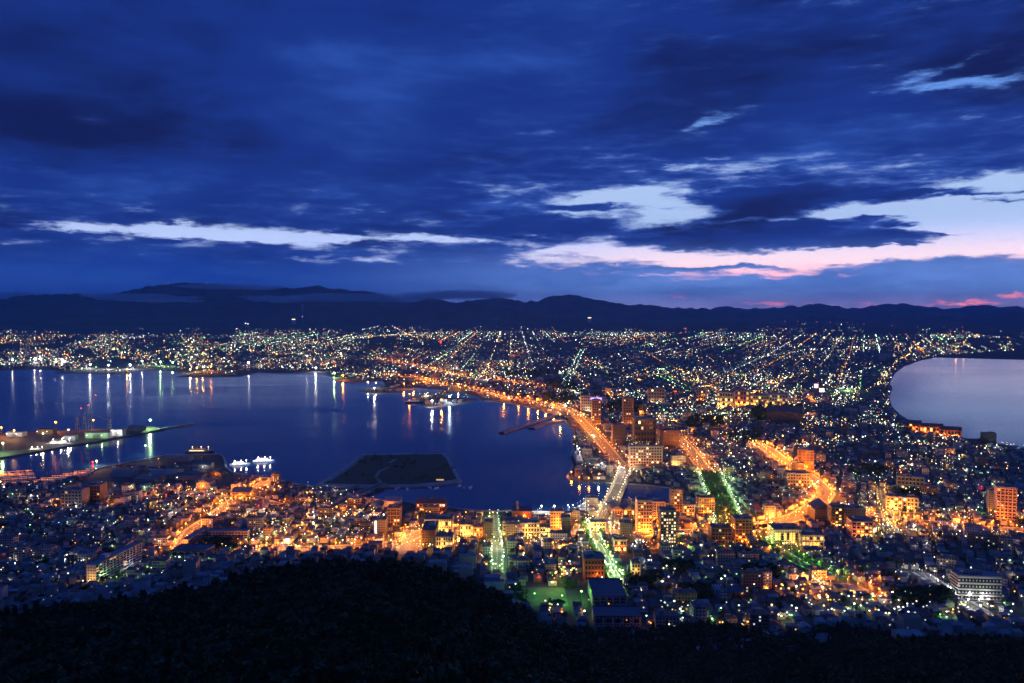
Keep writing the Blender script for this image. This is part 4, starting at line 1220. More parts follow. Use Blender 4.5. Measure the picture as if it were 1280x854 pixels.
def mass_houses(Hs):
    """the rest of the town: one mesh"""
    n = len(Hs)
    c, s = np.cos(Hs[:, 2]), np.sin(Hs[:, 2])
    w, d, h, rh = Hs[:, 4] / 2, Hs[:, 5] / 2, Hs[:, 6], Hs[:, 7]
    sx__ = np.array([-1, 1, 1, -1]); sy__ = np.array([-1, -1, 1, 1])
    U, Vv = w[:, None] * sx__, d[:, None] * sy__
    Xc = Hs[:, 0:1] + U * c[:, None] - Vv * s[:, None]
    Yc = Hs[:, 1:2] + U * s[:, None] + Vv * c[:, None]
    z0 = Hs[:, 3]
    V = np.zeros((n, 10, 3))
    V[:, 0:4, 0] = V[:, 4:8, 0] = Xc
    V[:, 0:4, 1] = V[:, 4:8, 1] = Yc
    V[:, 0:4, 2] = z0[:, None] - 3
    V[:, 4:8, 2] = (z0 + h)[:, None]
    for k, sg in ((8, -1), (9, 1)):
        V[:, k, 0] = Hs[:, 0] + sg * w * .8 * c
        V[:, k, 1] = Hs[:, 1] + sg * w * .8 * s
        V[:, k, 2] = z0 + h + np.maximum(rh, .01)
    o = (np.arange(n) * 10)[:, None]
    quads, mats = [], []
    for f in ((0, 1, 5, 4), (1, 2, 6, 5), (2, 3, 7, 6), (3, 0, 4, 7)):
        quads.append(o + np.array(f)); mats.append(Hs[:, 8])
    fl = rh < .5
    quads.append((o + np.array((4, 5, 6, 7)))[fl]); mats.append(4 + Hs[fl, 9])
    g = ~fl
    for f in ((4, 5, 9, 8), (6, 7, 8, 9)):
        quads.append((o + np.array(f))[g]); mats.append(4 + Hs[g, 9])
    tris, tm = [], []
    for f in ((4, 8, 7), (5, 6, 9)):
        tris.append((o + np.array(f))[g]); tm.append(4 + Hs[g, 9])
    return V.reshape(-1, 3), np.concatenate(quads), np.concatenate(tris), np.concatenate(mats + tm)


rest = H[~solo_mask]
V, q, t3, mi = mass_houses(rest)
# lit windows on part of them
wl = rest[rng.random(len(rest)) < .30]
n = len(wl)
dd = np.hypot(wl[:, 0], wl[:, 1])
face = rng.integers(0, 3, n)           # front, left or right wall
sz = np.maximum(.5, dd * 3.2e-4) * np.exp(rng.normal(0, .25, n))
off = rng.uniform(-.3, .3, n)
ux = np.where(face == 0, off * wl[:, 4], np.where(face == 1, -wl[:, 4] / 2 - .06, wl[:, 4] / 2 + .06))
uy = np.where(face == 0, -wl[:, 5] / 2 - .06, off * wl[:, 5])
tx = np.where(face == 0, 1.0, 0.0); ty = np.where(face == 0, 0.0, np.where(face == 1, -1.0, 1.0))
c, s = np.cos(wl[:, 2]), np.sin(wl[:, 2])
hz_ = rng.uniform(.35, .75, n) * wl[:, 6]
WV = np.zeros((n, 4, 3))
for k, (a, b) in enumerate(((-1, -1), (1, -1), (1, 1), (-1, 1))):
    lu, lv = ux + tx * a * sz, uy + ty * a * sz
    WV[:, k, 0] = wl[:, 0] + lu * c - lv * s
    WV[:, k, 1] = wl[:, 1] + lu * s + lv * c
    WV[:, k, 2] = wl[:, 3] + hz_ + b * sz * .8
wq = np.arange(n * 4).reshape(n, 4) + len(V)
WC = ['white', 'warm', 'amber', 'mint', 'orange', 'cool']
wm = 9 + rng.choice(len(WC) * 2, n, p=np.array([.22, .2, .12, .2, .08, .06, .03, .03, .02, .02, .01, .01]))
V = np.concatenate([V, WV.reshape(-1, 3)])
mats_h = [PLAIN[k] for k in WK] + [ROOFS[k] for k in RK] + [lampmat(k, 'dim') for k in WC] + [lampmat(k, 'mid') for k in WC]
nq = len(q)
me = mesh_np('distant_houses', V, np.concatenate([q, wq]), mats_h, np.concatenate([mi[:nq], wm, mi[nq:]]), t3)
tag(link('distant_houses', me), 'dense dark houses of the town and plain with scattered lit windows', 'houses', kind='stuff')


def where(px, py):
    """nearest landmark and the side of it"""
    d = [((px - a) ** 2 + ((py - b) * 1.6) ** 2, s, px - a, py - b) for a, b, s in REFS]
    _, s, dx, dy = min(d)
    side = ('right of' if dx > 0 else 'left of') if abs(dx) > abs(dy) * 1.6 else ('in front of' if dy > 0 else 'behind')
    return f'{side} the {s}'


# ------------------------------------------------------------------ the nearest houses, one by one
used_label = {}


def once(label, group):
    used_label.setdefault(label, []).append(group)
    return label


HOUSE_MESH = {}
made = []
for k in solo:
    x, y, ang, z, w, d, h, rh, wi, ri, big, px, py = H[k]
    w, d, h, rh = round(w), round(d), round(h * 2) / 2, round(rh * 2) / 2
    wi, ri = int(wi), int(ri)
    ty_ = 'flat' if rh < .5 else ('hip' if (int(x * 7) % 2) else 'gable')
    nm = 'small_apartment_block' if big else 'house'
    e = link(nm, None, loc=(x, y, z), rz=ang + (0 if rng.random() < .7 else math.pi / 2))
    key = (w, d, h, rh, wi, ri, ty_)
    if key not in HOUSE_MESH:
        wm_ = MB().box(-w / 2, w / 2, -d / 2, d / 2, -3, h)
        rm = MB()
        if ty_ == 'flat':
            rm.box(-w / 2 - .2, w / 2 + .2, -d / 2 - .2, d / 2 + .2, h + .003, h + .5)
        elif ty_ == 'hip':
            rm.hip(-w / 2, w / 2, -d / 2, d / 2, h + .003, h + rh, 0, .5)
        else:
            rm.gable(-w / 2, w / 2, -d / 2, d / 2, h + .003, h + rh, 0, .5)
        wmat = WALLS[WK[wi]] if big else PLAIN[WK[wi]]
        HOUSE_MESH[key] = (wm_.mesh('wall', wmat), rm.mesh('roof', ROOFS[RK[ri]]))
    a, b = HOUSE_MESH[key]
    link('wall', a, e)
    rf_ = link('roof', b, e)
    if big:
        if 'tank' not in WIN_MESH:
            m = MB(); m.tube((0, 0, 0), (0, 0, .5), .5, .5, 6); m.tube((0, 0, .502), (0, 0, 2.2), 1.1, 1.1, 8)
            WIN_MESH['tank'] = m.mesh('water_tank', M_STEEL)
            WIN_MESH['stair'] = MB().box(-1.8, 1.8, -1.4, 1.4, 0, 2.6).mesh('stair_head', PLAIN['grey'])
        link('water_tank', WIN_MESH['tank'], rf_, (w * .25, d * .15, h + .503))
        link('stair_head', WIN_MESH['stair'], rf_, (-w * .2, d * .1, h + .503))
    if not big:
        for sxx in (-.25, .25):
            lit = rng.random() < .22
            link('window', win_mesh(1.3, 1.2, lampmat(random.choice(['white', 'warm', 'mint', 'amber']), 'dim') if lit else M_GLASS), e, (sxx * w, -d / 2, min(h * .55, 3.4)))
    else:
        for sxx in (-.3, 0, .3):
            for lvl in range(int(h // 3.4)):
                lit = rng.random() < .18
                link('window', win_mesh(1.6, 1.4, lampmat(random.choice(['white', 'warm', 'mint', 'amber']), 'dim') if lit else M_GLASS), e, (sxx * w, -d / 2, 2 + lvl * 3.3))
    made.append((e, WKN[wi], RK[ri], ty_, px, py, big))
groups = {}
for e, wn_, rn, ty_, px, py, big in made:
    lb = f"{wn_} {'block' if big else 'house'} with {rn} {dict(flat='flat', hip='hipped', gable='gabled')[ty_]} roof {where(px, py)}"
    groups.setdefault(lb, []).append((px, py, e))
for lb, es in groups.items():
    es.sort(key=lambda t: t[0])
    for i, (px, py, e) in enumerate(es):
        l2 = lb
        if len(es) == 2:
            l2 += ', ' + ('left one' if i == 0 else 'right one')
        tag(e, l2, 'apartment block' if e.name.startswith('small') else 'house', 'houses at the foot of the mountain')
        if len(es) > 2:
            e['group'] = 'alike: ' + lb

# ------------------------------------------------------------------ lamps
def dark_patch(px, py):
    return fbm(px / 34, py / 12, 3, 91)


PAL = ['mint', 'white', 'warm', 'amber', 'orange', 'green', 'cool', 'red']


def scatter(n, x0, x1, y0, y1, probs, power=0.0, bright=0.0, cut=.40, size=1.0):
    px, py = rng.uniform(x0, x1, n), rng.uniform(y0, y1, n)
    k = rng.random(n) < smooth((dark_patch(px, py) - cut) / .22)
    k &= ~inside(px, py, BAY) & ~inside(px, py, STRAIT) & ~inside(px, py + 3, BAY)
    px, py = px[k], py[k]
    x, y, z = at(px, py)
    r = np.hypot(x, y)
    ok = (z < town_z(r) + 3 + 60 * (r > 5000)) & (py < np.minimum(np.interp(px, pr, pb), np.interp(px, [p[0] for p in FOOT], [p[1] for p in FOOT])) - 6)
    ok &= ~footprint_hit(x, y, 1.0)
    ok &= ~((py < 606) & (px > 95) & (px < 292) & (py > 565) & (rng.random(len(px)) < .45))
    p = np.array(probs, float)
    c = rng.choice(8, len(px), p=p / p.sum())
    for i in np.nonzero(ok)[0]:
        LAMPS.append([x[i], y[i], PAL[c[i]], power if rng.random() < .35 else 0.0, 'scatter', '', 7.0, rng.uniform(0, 6.28), bright, size])


#                       mint white warm amber orange green cool red
CITY = (.22, .18, .22, .18, .16, .05, .02, .015)
scatter(3543, 0, 1285, 411, 432, CITY, cut=.36, size=.8)
scatter(5906, 0, 1285, 430, 470, CITY, cut=.34, size=.9)
scatter(4725, 440, 1285, 468, 510, CITY, cut=.36)
scatter(4488, 640, 1285, 508, 560, CITY, cut=.38)
scatter(875, 0, 480, 425, 462, (.3, .3, .15, .1, .15, .03, .02, .01), bright=.7, cut=.36)
scatter(297, 0, 300, 441, 462, (.1, .3, .2, .1, .4, .02, .02, .01), bright=1.0, cut=.30)
scatter(315, 250, 520, 412, 470, (.25, .3, .2, .1, .3, .02, .02, .01), bright=1.0, cut=.30)
scatter(455, 540, 830, 440, 500, (.3, .2, .2, .1, .25, .08, .02, .03), bright=.8, cut=.34)
scatter(735, 1000, 1285, 410, 440, (.4, .2, .2, .1, .1, .03, .02, .03), bright=.3, cut=.36)
scatter(105, 460, 530, 404, 416, (.4, .5, .1, .1, .1, 0, 0, 0), cut=.2, size=.8)
scatter(157, 570, 760, 402, 412, (.4, .4, .1, .05, .05, 0, 0, 0.03), cut=.40, size=.7)
scatter(192, 800, 1120, 404, 414, (.4, .4, .1, .05, .05, 0, 0, 0.03), cut=.42, size=.7)
scatter(1330, 790, 1285, 558, 640, (.34, .2, .14, .1, .12, .04, .05, .01), power=1300, cut=.36)
scatter(735, 960, 1285, 636, 780, (.3, .3, .12, .08, .1, .05, .06, .01), power=1000, cut=.36)
scatter(980, 0, 480, 604, 740, (.25, .3, .16, .1, .14, .06, .06, .01), power=1100, cut=.34)
scatter(420, 620, 960, 664, 790, (.2, .2, .16, .1, .24, .10, .03, .01), power=1300, cut=.36)
scatter(227, 720, 800, 530, 660, (.1, .3, .2, .1, .4, .04, .02, .01), power=4200, bright=.3, cut=.30)
scatter(210, 860, 1000, 488, 545, (.1, .25, .25, .2, .35, .04, .02, .01), power=12000, bright=.8, cut=.25)
scatter(192, 0, 290, 610, 640, (.1, .2, .2, .1, .5, .04, .02, .01), power=3600, bright=.3, cut=.30)
scatter(227, 280, 480, 610, 690, (.1, .3, .2, .1, .5, .02, .02, .01), power=4200, bright=.3, cut=.30)
scatter(157, 500, 720, 650, 690, (.1, .2, .2, .15, .5, .06, .02, .01), power=5200, bright=.3, cut=.25)
scatter(175, 690, 1000, 640, 690, (.1, .15, .2, .15, .5, .06, .02, .01), power=5200, bright=.3, cut=.25)
scatter(157, 1060, 1285, 640, 675, (.1, .1, .2, .15, .5, .04, .02, .01), power=5200, bright=.3, cut=.25)
scatter(105, 600, 720, 690, 770, (.2, .2, .1, .1, .5, .2, .02, .01), power=2000, bright=.1, cut=.25)

# street lamps of the ordinary streets: rows on the street grid, a colour for each street
def grid_lamps(r0, r1, du, dv, sp, ang, xlo, xhi, prob, cut, power=0.0, bright=.2, size=1.0):
    n = int(r1 / sp)
    c, s = math.cos(ang), math.sin(ang)
    for along in (0, 1):
        step = du if along else dv
        lines = np.arange(-int(r1 / step), int(r1 / step) + 1)
        pos = np.arange(-n, n + 1) * sp
        L, Pp = np.meshgrid(lines, pos, indexing='ij')
        wob = rng.normal(0, step * .16, len(lines))[:, None]
        a_line = L * step + wob + rng.normal(0, 2.5, L.shape)
        b_line = Pp + rng.normal(0, sp * .16, L.shape)
        u, v = (a_line, b_line) if along else (b_line, a_line)
        x, y = u * c - v * s, u * s + v * c
        r = np.hypot(x, y)
        k = (y > 0) & (r > r0) & (r < r1) & (np.abs(x) < .70 * y) & (x > xlo) & (x <= xhi)
        kind_ = rng.choice(8, len(lines), p=[.25, .17, .20, .16, .15, .05, .015, .005])[:, None] + 0 * L
        lev = rng.normal(0, .45, len(lines))[:, None] + 0 * x
        x, y, kind_, lev = x[k], y[k], kind_[k], lev[k]
        z = terrain(x, y)
        px, py = to_px(x, y, z)
        seg = vnoise(x / 260, y / 260, 5 + along)
        ok = (rng.random(len(x)) < prob * smooth((dark_patch(px, py) * .5 + seg * .5 - cut) / .2)) & (px > -5) & (px < 1285)
        ok &= ~inside(px, py, BAY) & ~inside(px, py, STRAIT) & ~inside(px, py + 1.5, BAY) & ~inside(px + 4, py, STRAIT)
        ok &= (z < town_z(np.hypot(x, y)) + 3 + 60 * (np.hypot(x, y) > 5000)) & ~footprint_hit(x, y, 1.0)
        ok &= py < np.minimum(np.interp(px, pr, pb), np.interp(px, [p[0] for p in FOOT], [p[1] for p in FOOT])) - 6
        ok &= ~((py < 606) & (px > 95) & (px < 292) & (py > 565))
        for i in np.nonzero(ok)[0]:
            LAMPS.append([x[i], y[i], PAL[kind_[i]], power * (rng.random() < .3), 'grid', '', 7.0, rng.uniform(0, 6.28), bright + lev[i], size])


for ang_, lo_, hi_ in ((.0, -1e9, 520.0), (-R(24), 520.0, 1e9)):
    grid_lamps(4200, 9800, 130, 160, 40, ang_, lo_, hi_, .80, .36, size=.85)
    grid_lamps(2500, 4200, 84, 105, 33, ang_, lo_, hi_, .76, .36, size=.9)
    grid_lamps(1300, 2500, 62, 84, 32, ang_, lo_, hi_, .40, .38, power=1500)
    grid_lamps(760, 1300, 58, 74, 30, ang_, lo_, hi_, .22, .40, power=1100)
# orange quarters
OR_ = (.04, .10, .20, .22, .9, .03, .0, .01)
scatter(165, 180, 480, 612, 650, OR_, power=9000, bright=.8, cut=.2)
scatter(255, 330, 700, 645, 690, OR_, power=11000, bright=.9, cut=.2)
scatter(285, 680, 1010, 635, 690, OR_, power=11000, bright=.9, cut=.2)
scatter(225, 740, 1040, 530, 640, OR_, power=15000, bright=.9, cut=.36)
scatter(165, 1040, 1285, 640, 672, OR_, power=11000, bright=.9, cut=.2)
scatter(90, 640, 780, 690, 725, OR_, power=7000, bright=.7, cut=.3)
scatter(90, 960, 1110, 722, 755, OR_, power=7000, bright=.7, cut=.3)
scatter(46, 130, 285, 574, 604, (.2, .4, .2, .1, .2, .05, .1, .01), power=1500, cut=.1)
scatter(75, 1120, 1280, 556, 610, OR_, power=9000, bright=.7, cut=.3)
for x0_, x1_, y0_, y1_, n__ in ((480, 760, 440, 500, 60), (640, 1120, 470, 560, 90), (20, 480, 430, 460, 40), (1000, 1270, 425, 440, 16)):
    scatter(n__, x0_, x1_, y0_, y1_, (.02, .05, .2, .3, .8, .02, 0, 0), power=130000, bright=1.2, cut=.3)
LN = len(LAMPS)
LX = np.array([l[0] for l in LAMPS]); LY = np.array([l[1] for l in LAMPS])
LZ = np.maximum(terrain(LX, LY), SEA + .5)
LPX, LPY = to_px(LX, LY, LZ)
LD = np.hypot(LX, LY)
LV = (LPY < np.minimum(np.interp(LPX, pr, pb), np.interp(LPX, [p[0] for p in FOOT], [p[1] for p in FOOT])) - 4) & (LPX > 0) & (LPX < 1280)
lorder = np.argsort(np.where(LV, LD, 1e9))
lone = set(int(i) for i in lorder[:290])
POLE = {}
lamp_groups = {}
light_data = {}


def point_light(colr, power, radius):
    key = (colr, round(math.log(power) * 4), radius)
    if key not in light_data:
        ld = bpy.data.lights.new('lamp_light', 'POINT')
        ld.energy, ld.color, ld.shadow_soft_size = math.exp(key[1] / 4), LIGHTC[colr], radius
        light_data[key] = ld
    return light_data[key]


sv_, sq_, sm_ = [], [], []
slots = [(c, lv) for c in C_ for lv in ('dim', 'mid', 'bright')]
slot_i = {s: i for i, s in enumerate(slots)}
octo_v = np.array([(1, 0, 0), (0, 1, 0), (-1, 0, 0), (0, -1, 0), (0, 0, 1.0), (0, 0, -1.0)], float)
octo_t = np.array([(0, 1, 4), (1, 2, 4), (2, 3, 4), (3, 0, 4), (1, 0, 5), (2, 1, 5), (3, 2, 5), (0, 3, 5)])
tri_all, tri_m, quad_all, quad_m, vv = [], [], [], [], []
nv = 0
for i, l in enumerate(LAMPS):
    x, y, colr, power, nm, phrase, hgt, ang = l[:8]
    bright = l[8] if len(l) > 8 else (.9 if power else .35)
    size = l[9] if len(l) > 9 else 1.0
    z, d = float(LZ[i]), LD[i]
    b = rng.normal(bright + (.25 if 2600 < d < 5000 else 0), .95)
    lv = 'dim' if b < -.1 else ('mid' if b < 1.0 else 'bright')
    if i in lone:
        e = link('street_lamp', None, loc=(x, y, z), rz=ang)
        if 'p' not in POLE:
            m = MB(); m.tube((0, 0, -.5), (0, 0, hgt), .13, .08, 6); m.tube((0, 0, hgt - .1), (1.6, 0, hgt + .3), .07, .06, 5)
            POLE['p'] = m.mesh('pole', M_STEEL)
        hk = (colr, lv)
        if hk not in POLE:
            m = MB(); m.ball((1.8, 0, hgt + .1), .85, 0, 8, 5, .8)
            POLE[hk] = m.mesh('lamp_head', lampmat(colr, lv))
        link('pole', POLE['p'], e)
        link('lamp_head', POLE[hk], e)
        if power:
            link('lamp_light', point_light(colr, power, .4), e, (1.8, 0, hgt - .9))
        px, py = LPX[i], LPY[i]
        if phrase:
            lb = f"{ {'mint': 'pale green', 'warm': 'warm white'}.get(colr, colr)} lamp {phrase}"
        else:
            lb = f"{ {'mint': 'pale green', 'warm': 'warm white', 'cool': 'bluish white'}.get(colr, colr)} lamp {where(px, py)}"
        lamp_groups.setdefault(lb, []).append((px, py, e))
    else:
        rad = max(.5, d * (3.6e-4 if d < 2600 else (3.2e-4 if d < 4500 else 2.75e-4))) * size * float(np.exp(rng.normal(0, .38)))
        if lv == 'bright':
            rad *= 1.15
        vv.append(octo_v * rad + (x, y, z + hgt))
        tri_all.append(octo_t + nv); tri_m += [slot_i[(colr, lv)]] * 8
        nv += 6
        if d < 2600:
            p4 = np.array([(-.15, -.15, 0), (.15, -.15, 0), (.15, .15, 0), (-.15, .15, 0), (-.15, -.15, hgt - rad), (.15, -.15, hgt - rad), (.15, .15, hgt - rad), (-.15, .15, hgt - rad)]) + (x, y, z)
            vv.append(p4)
            quad_all.append(np.array([(0, 1, 5, 4), (1, 2, 6, 5), (2, 3, 7, 6), (3, 0, 4, 7)]) + nv); quad_m += [len(slots)] * 4
            nv += 8
        if power:
            o = link('lamp_light', point_light(colr, power * (1 if d < 2000 else 1.6), .5), None, (x, y, z + hgt - rad - .8))
for lb, es in lamp_groups.items():
    es.sort(key=lambda t: t[0])
    for k, (px, py, e) in enumerate(es):
        l2 = lb
        if len(es) == 2:
            l2 += ', ' + ('left one' if k == 0 else 'right one')
        tag(e, l2, 'street lamp', 'street lamps in the near town' if len(es) < 3 else 'alike: ' + lb)
me = mesh_np('distant_street_lamps', np.concatenate(vv), np.concatenate(quad_all), [lampmat(*s) for s in slots] + [M_STEEL], np.array(quad_m + tri_m), np.concatenate(tri_all))
tag(link('distant_street_lamps', me), 'thousands of small coloured lamps of the town and plain beyond the nearest streets', 'street lamps', kind='stuff')

# ------------------------------------------------------------------ harbour
def wall_along(pix, label, w=4.0, z1=SEA + 1.5, name='sea_wall', mat=None, cat='sea wall'):
    xs, ys = at0([p[0] for p in pix], [p[1] for p in pix], SEA)
    p = resample(np.stack([xs, ys], -1), 12)
    n = normals(p)
    k = len(p)
    rows = [np.c_[p + n * o, np.full(k, zz)] for o, zz in ((-w / 2, SEA - 3), (-w / 2, z1), (w / 2, z1), (w / 2, SEA - 3))]
    V = np.concatenate(rows)
    i = np.arange(k - 1)
    q = np.concatenate([np.stack([i + k * a, i + 1 + k * a, i + 1 + k * (a + 1), i + k * (a + 1)], -1) for a in range(3)])
    me = mesh_np(name, V, q[:, ::-1], [mat or M_CONC])
    return tag(link(name, me), label, cat)


def cut(poly, a, b):
    i, j = poly.index(a), poly.index(b)
    return poly[i:j + 1]


wall_along(cut(BAY, (606, 501), (719, 548)), 'low concrete sea wall under the bayside highway')
wall_along(cut(BAY, (719, 548), (712, 601)), 'sea wall of the ferry quay beside the moored white ferry')
wall_along(cut(BAY, (757, 604), (842, 611)), 'stone edge on the far side of the harbour canal', 3)
wall_along(cut(BAY, (836, 627), (760, 628)), 'stone edge on the near side of the harbour canal', 3)
wall_along(cut(BAY, (712, 641), (415, 613)), 'long quay wall in front of the brick warehouses')
wall_along(cut(BAY, (392, 609), (345, 599)), 'quay wall between the island bridge and the left pier')
wall_along(cut(BAY, (345, 599), (100, 593)), 'quay wall round the dark left pier')
wall_along(cut(BAY, (66, 463), (300, 471)), 'low dark breakwater edge on the far left shore', 8)
wall_along(cut(BAY, (322, 466), (478, 476)), 'low dark quay edge on the far shore of the bay', 8)
m_sand = material('wet_sand', (.12, .11, .10), .8, vary=.3, vscale=.03)
bx_, by_ = at0([p[0] for p in STRAIT[:20]], [p[1] for p in STRAIT[:20]], SEA)
bp_ = resample(np.stack([bx_, by_], -1), 20)
V, q = strip(bp_, normals(bp_), -14, 2, .12)
structure('beach', mesh_np('beach', V, q, [m_sand]), 'narrow dark beach along the curved shore of the strait')
wall_along([(1190, 447), (1225, 446), (1247, 444)], 'thin breakwater lying off the far end of the beach', 10, SEA + 2, 'breakwater', cat='breakwater')
wall_along([(627, 542), (640, 538), (662, 531), (682, 524), (696, 520)], 'dark breakwater reaching out into the bay below the highway', 14, SEA + 4, 'breakwater', cat='breakwater')
wall_along([(664, 536), (685, 529), (705, 526)], 'dark jetty right of the bay breakwater', 22, SEA + 3, 'breakwater', cat='jetty')
wall_along([(196, 538), (214, 535), (241, 531)], 'thin dark breakwater at the tip of the shipyard', 8, SEA + 4, 'breakwater', cat='breakwater')


def platform(name, pix, top, mats, label, mat=None):
    xs, ys = at0([p[0] for p in pix], [p[1] for p in pix], top)
    pts = list(zip(xs, ys))
    area = sum(a[0] * b[1] - b[0] * a[1] for a, b in zip(pts, pts[1:] + pts[:1]))
    if area < 0:
        pts.reverse()
    m = MB().prism(pts, SEA - 3, top)
    return structure(name, m.mesh(name, mats), label), pts


# the dark island, its grass, road and bridge
ISLE = [(395, 606), (420, 590), (452, 567), (556, 566), (562, 573), (570, 588), (577, 601), (560, 604), (530, 607), (490, 608), (440, 608)]
platform('island', ISLE, SEA + 3, M_CONC, 'flat dark reclaimed island in the bay')
m_grass = material('dark_grass', (.035, .045, .025), .95, vary=.4, vscale=.05)
GR = [(404, 604.5), (426, 591), (441, 580), (455, 569), (552, 567.5), (558, 574), (566, 589), (571, 599), (548, 602.5), (520, 605), (480, 606)]
xs, ys = at0([p[0] for p in GR], [p[1] for p in GR], SEA + 3.1)
gv = [(a, b, SEA + 3.06) for a, b in zip(xs, ys)]
me = bpy.data.meshes.new('island_grass'); me.from_pydata(gv, [], [tuple(range(len(gv)))[::-1]]); me.materials.append(m_grass); me.update()
structure('island_lawn', me, 'rough dark lawn covering most of the island')
for pix, lb in (([(478, 606), (470, 596), (474, 589), (486, 584)], 'pale curved path on the island lawn'), ([(486, 579), (495, 574)], 'short pale ramp on the island lawn'), ([(456, 569), (440, 582), (412, 601)], 'pale strip along the left edge of the island')):
    xs, ys = at0([p[0] for p in pix], [p[1] for p in pix], SEA + 3.1)
    pp = resample(np.stack([xs, ys], -1), 8)
    n = normals(pp)
    k = len(pp)
    V = np.concatenate([np.c_[pp - n * 4, np.full(k, SEA + 3.11)], np.c_[pp + n * 4, np.full(k, SEA + 3.11)]])
    i = np.arange(k - 1)
    structure('path', mesh_np('path', V, np.stack([i, i + k, i + 1 + k, i + 1], -1), [ROOFS['grey']]), lb)
REFS.append((500, 585, 'dark island'))
x, y = (float(v) for v in at0(550, 601, SEA + 3.1))
e = tag(link('kiosk', None, loc=(x, y, SEA + 3.08)), 'low kiosk with a glowing yellow front on the island', 'kiosk')
MB().box(-8, 8, 0, 6, 0, 3.4).build('wall', PLAIN['white'], e)
MB().box(-8.4, 8.4, -.6, 6.4, 3.403, 3.9).build('roof', ROOFS['grey'], e)
MB().box(-7, 7, -.1, -.005, .6, 2.9).build('window', lampmat('amber', 'dim'), e)


def deck_bridge(pix, label, w, z):
    xs, ys = at0([p[0] for p in pix], [p[1] for p in pix], z)
    p = resample(np.stack([xs, ys], -1), 18)
    n = normals(p)
    e = tag(link('bridge', None, loc=(p[0][0], p[0][1], 0)), label, 'bridge')
    o = p - p[0]
    k = len(p)
    i = np.arange(k - 1)

    def beam(a, b, z0, z1):
        V = np.concatenate([np.c_[o + n * s_, np.full(k, zz)] for s_, zz in ((a, z0), (b, z0), (b, z1), (a, z1))])
        return V, np.concatenate([np.stack([i + k * u, i + 1 + k * u, i + 1 + k * ((u + 1) % 4), i + k * ((u + 1) % 4)], -1) for u in range(4)])
    for nm, a, b, z0, z1, mt in (('deck', -w / 2, w / 2, z - 1.2, z, m_road), ('railing', -w / 2, -w / 2 + .4, z + .003, z + 1.2, M_CONC), ('railing', w / 2 - .4, w / 2, z + .003, z + 1.2, M_CONC)):
        V, q = beam(a, b, z0, z1)
        link(nm, mesh_np(nm, V, q, [mt]), e)
    for j in range(1, k - 1, 2):
        MB().box(o[j][0] - 1, o[j][0] + 1, o[j][1] - w * .35, o[j][1] + w * .35, SEA - 2, z - 1.203).build('pier', M_CONC, e)


deck_bridge([(414, 634), (435, 624), (456, 614), (480, 604)], 'dark road bridge from the quay to the island', 14, SEA + 6)
deck_bridge([(392, 627), (400, 622), (428, 614), (448, 606)], 'narrow footbridge left of the island road bridge', 7, SEA + 4)
deck_bridge([(776, 606), (767, 626)], 'lit road bridge deck over the harbour canal', 24, SEA + 3)

# shipyard
M_YARD = material('yard_asphalt', (.04, .04, .043), .8, vary=.4, vscale=.03)
platform('shipyard_ground', [(-80, 541), (0, 541), (60, 540), (110, 537), (150, 535), (190, 533), (205, 536), (180, 541), (150, 546), (120, 552), (90, 556), (60, 562), (0, 572), (-80, 582)], SEA + 3, M_YARD, 'long flat shipyard quay reaching out from the left')


def place0(px, py, z=SEA + 3):
    x, y = at0(px, py, z)
    return float(x), float(y), z


def crane(px, py, hgt, jib, rz, label, red=True):
    x, y, z = place0(px, py)
    e = tag(link('harbour_crane', None, loc=(x, y, z), rz=rz), label, 'crane')
    m = MB()
    for a in (-4, 4):
        for b in (-4, 4):
            m.tube((a, b, 0), (a * .5, b * .5, hgt * .55), .7, .5, 5)
    for zz in (.18, .36, .55):
        k = 4 * (1 - zz * .9)
        m.box(-k - .4, k + .4, -k - .4, k + .4, hgt * zz, hgt * zz + .8)
    m.build('tower', M_STEEL, e)
    MB().box(-3, 3, -2.5, 2.5, hgt * .56 + .4, hgt * .56 + 5).build('cab', PLAIN['grey'], e)
    m = MB(); m.tube((0, 0, hgt * .56 + 5), (jib, 0, hgt), .9, .45, 5); m.tube((-jib * .2, 0, hgt * .56 + 8), (0, 0, hgt * .56 + 5), .8, .8, 5)
    m.tube((-jib * .2, 0, hgt * .56 + 8), (jib, 0, hgt), .18, .18, 4)
    m.build('jib', M_STEEL, e)
    if red:
        m = MB(); m.ball((jib, 0, hgt + 1.6), 1.7); m.build('warning_lamp', lampmat('red', 'mid'), e)


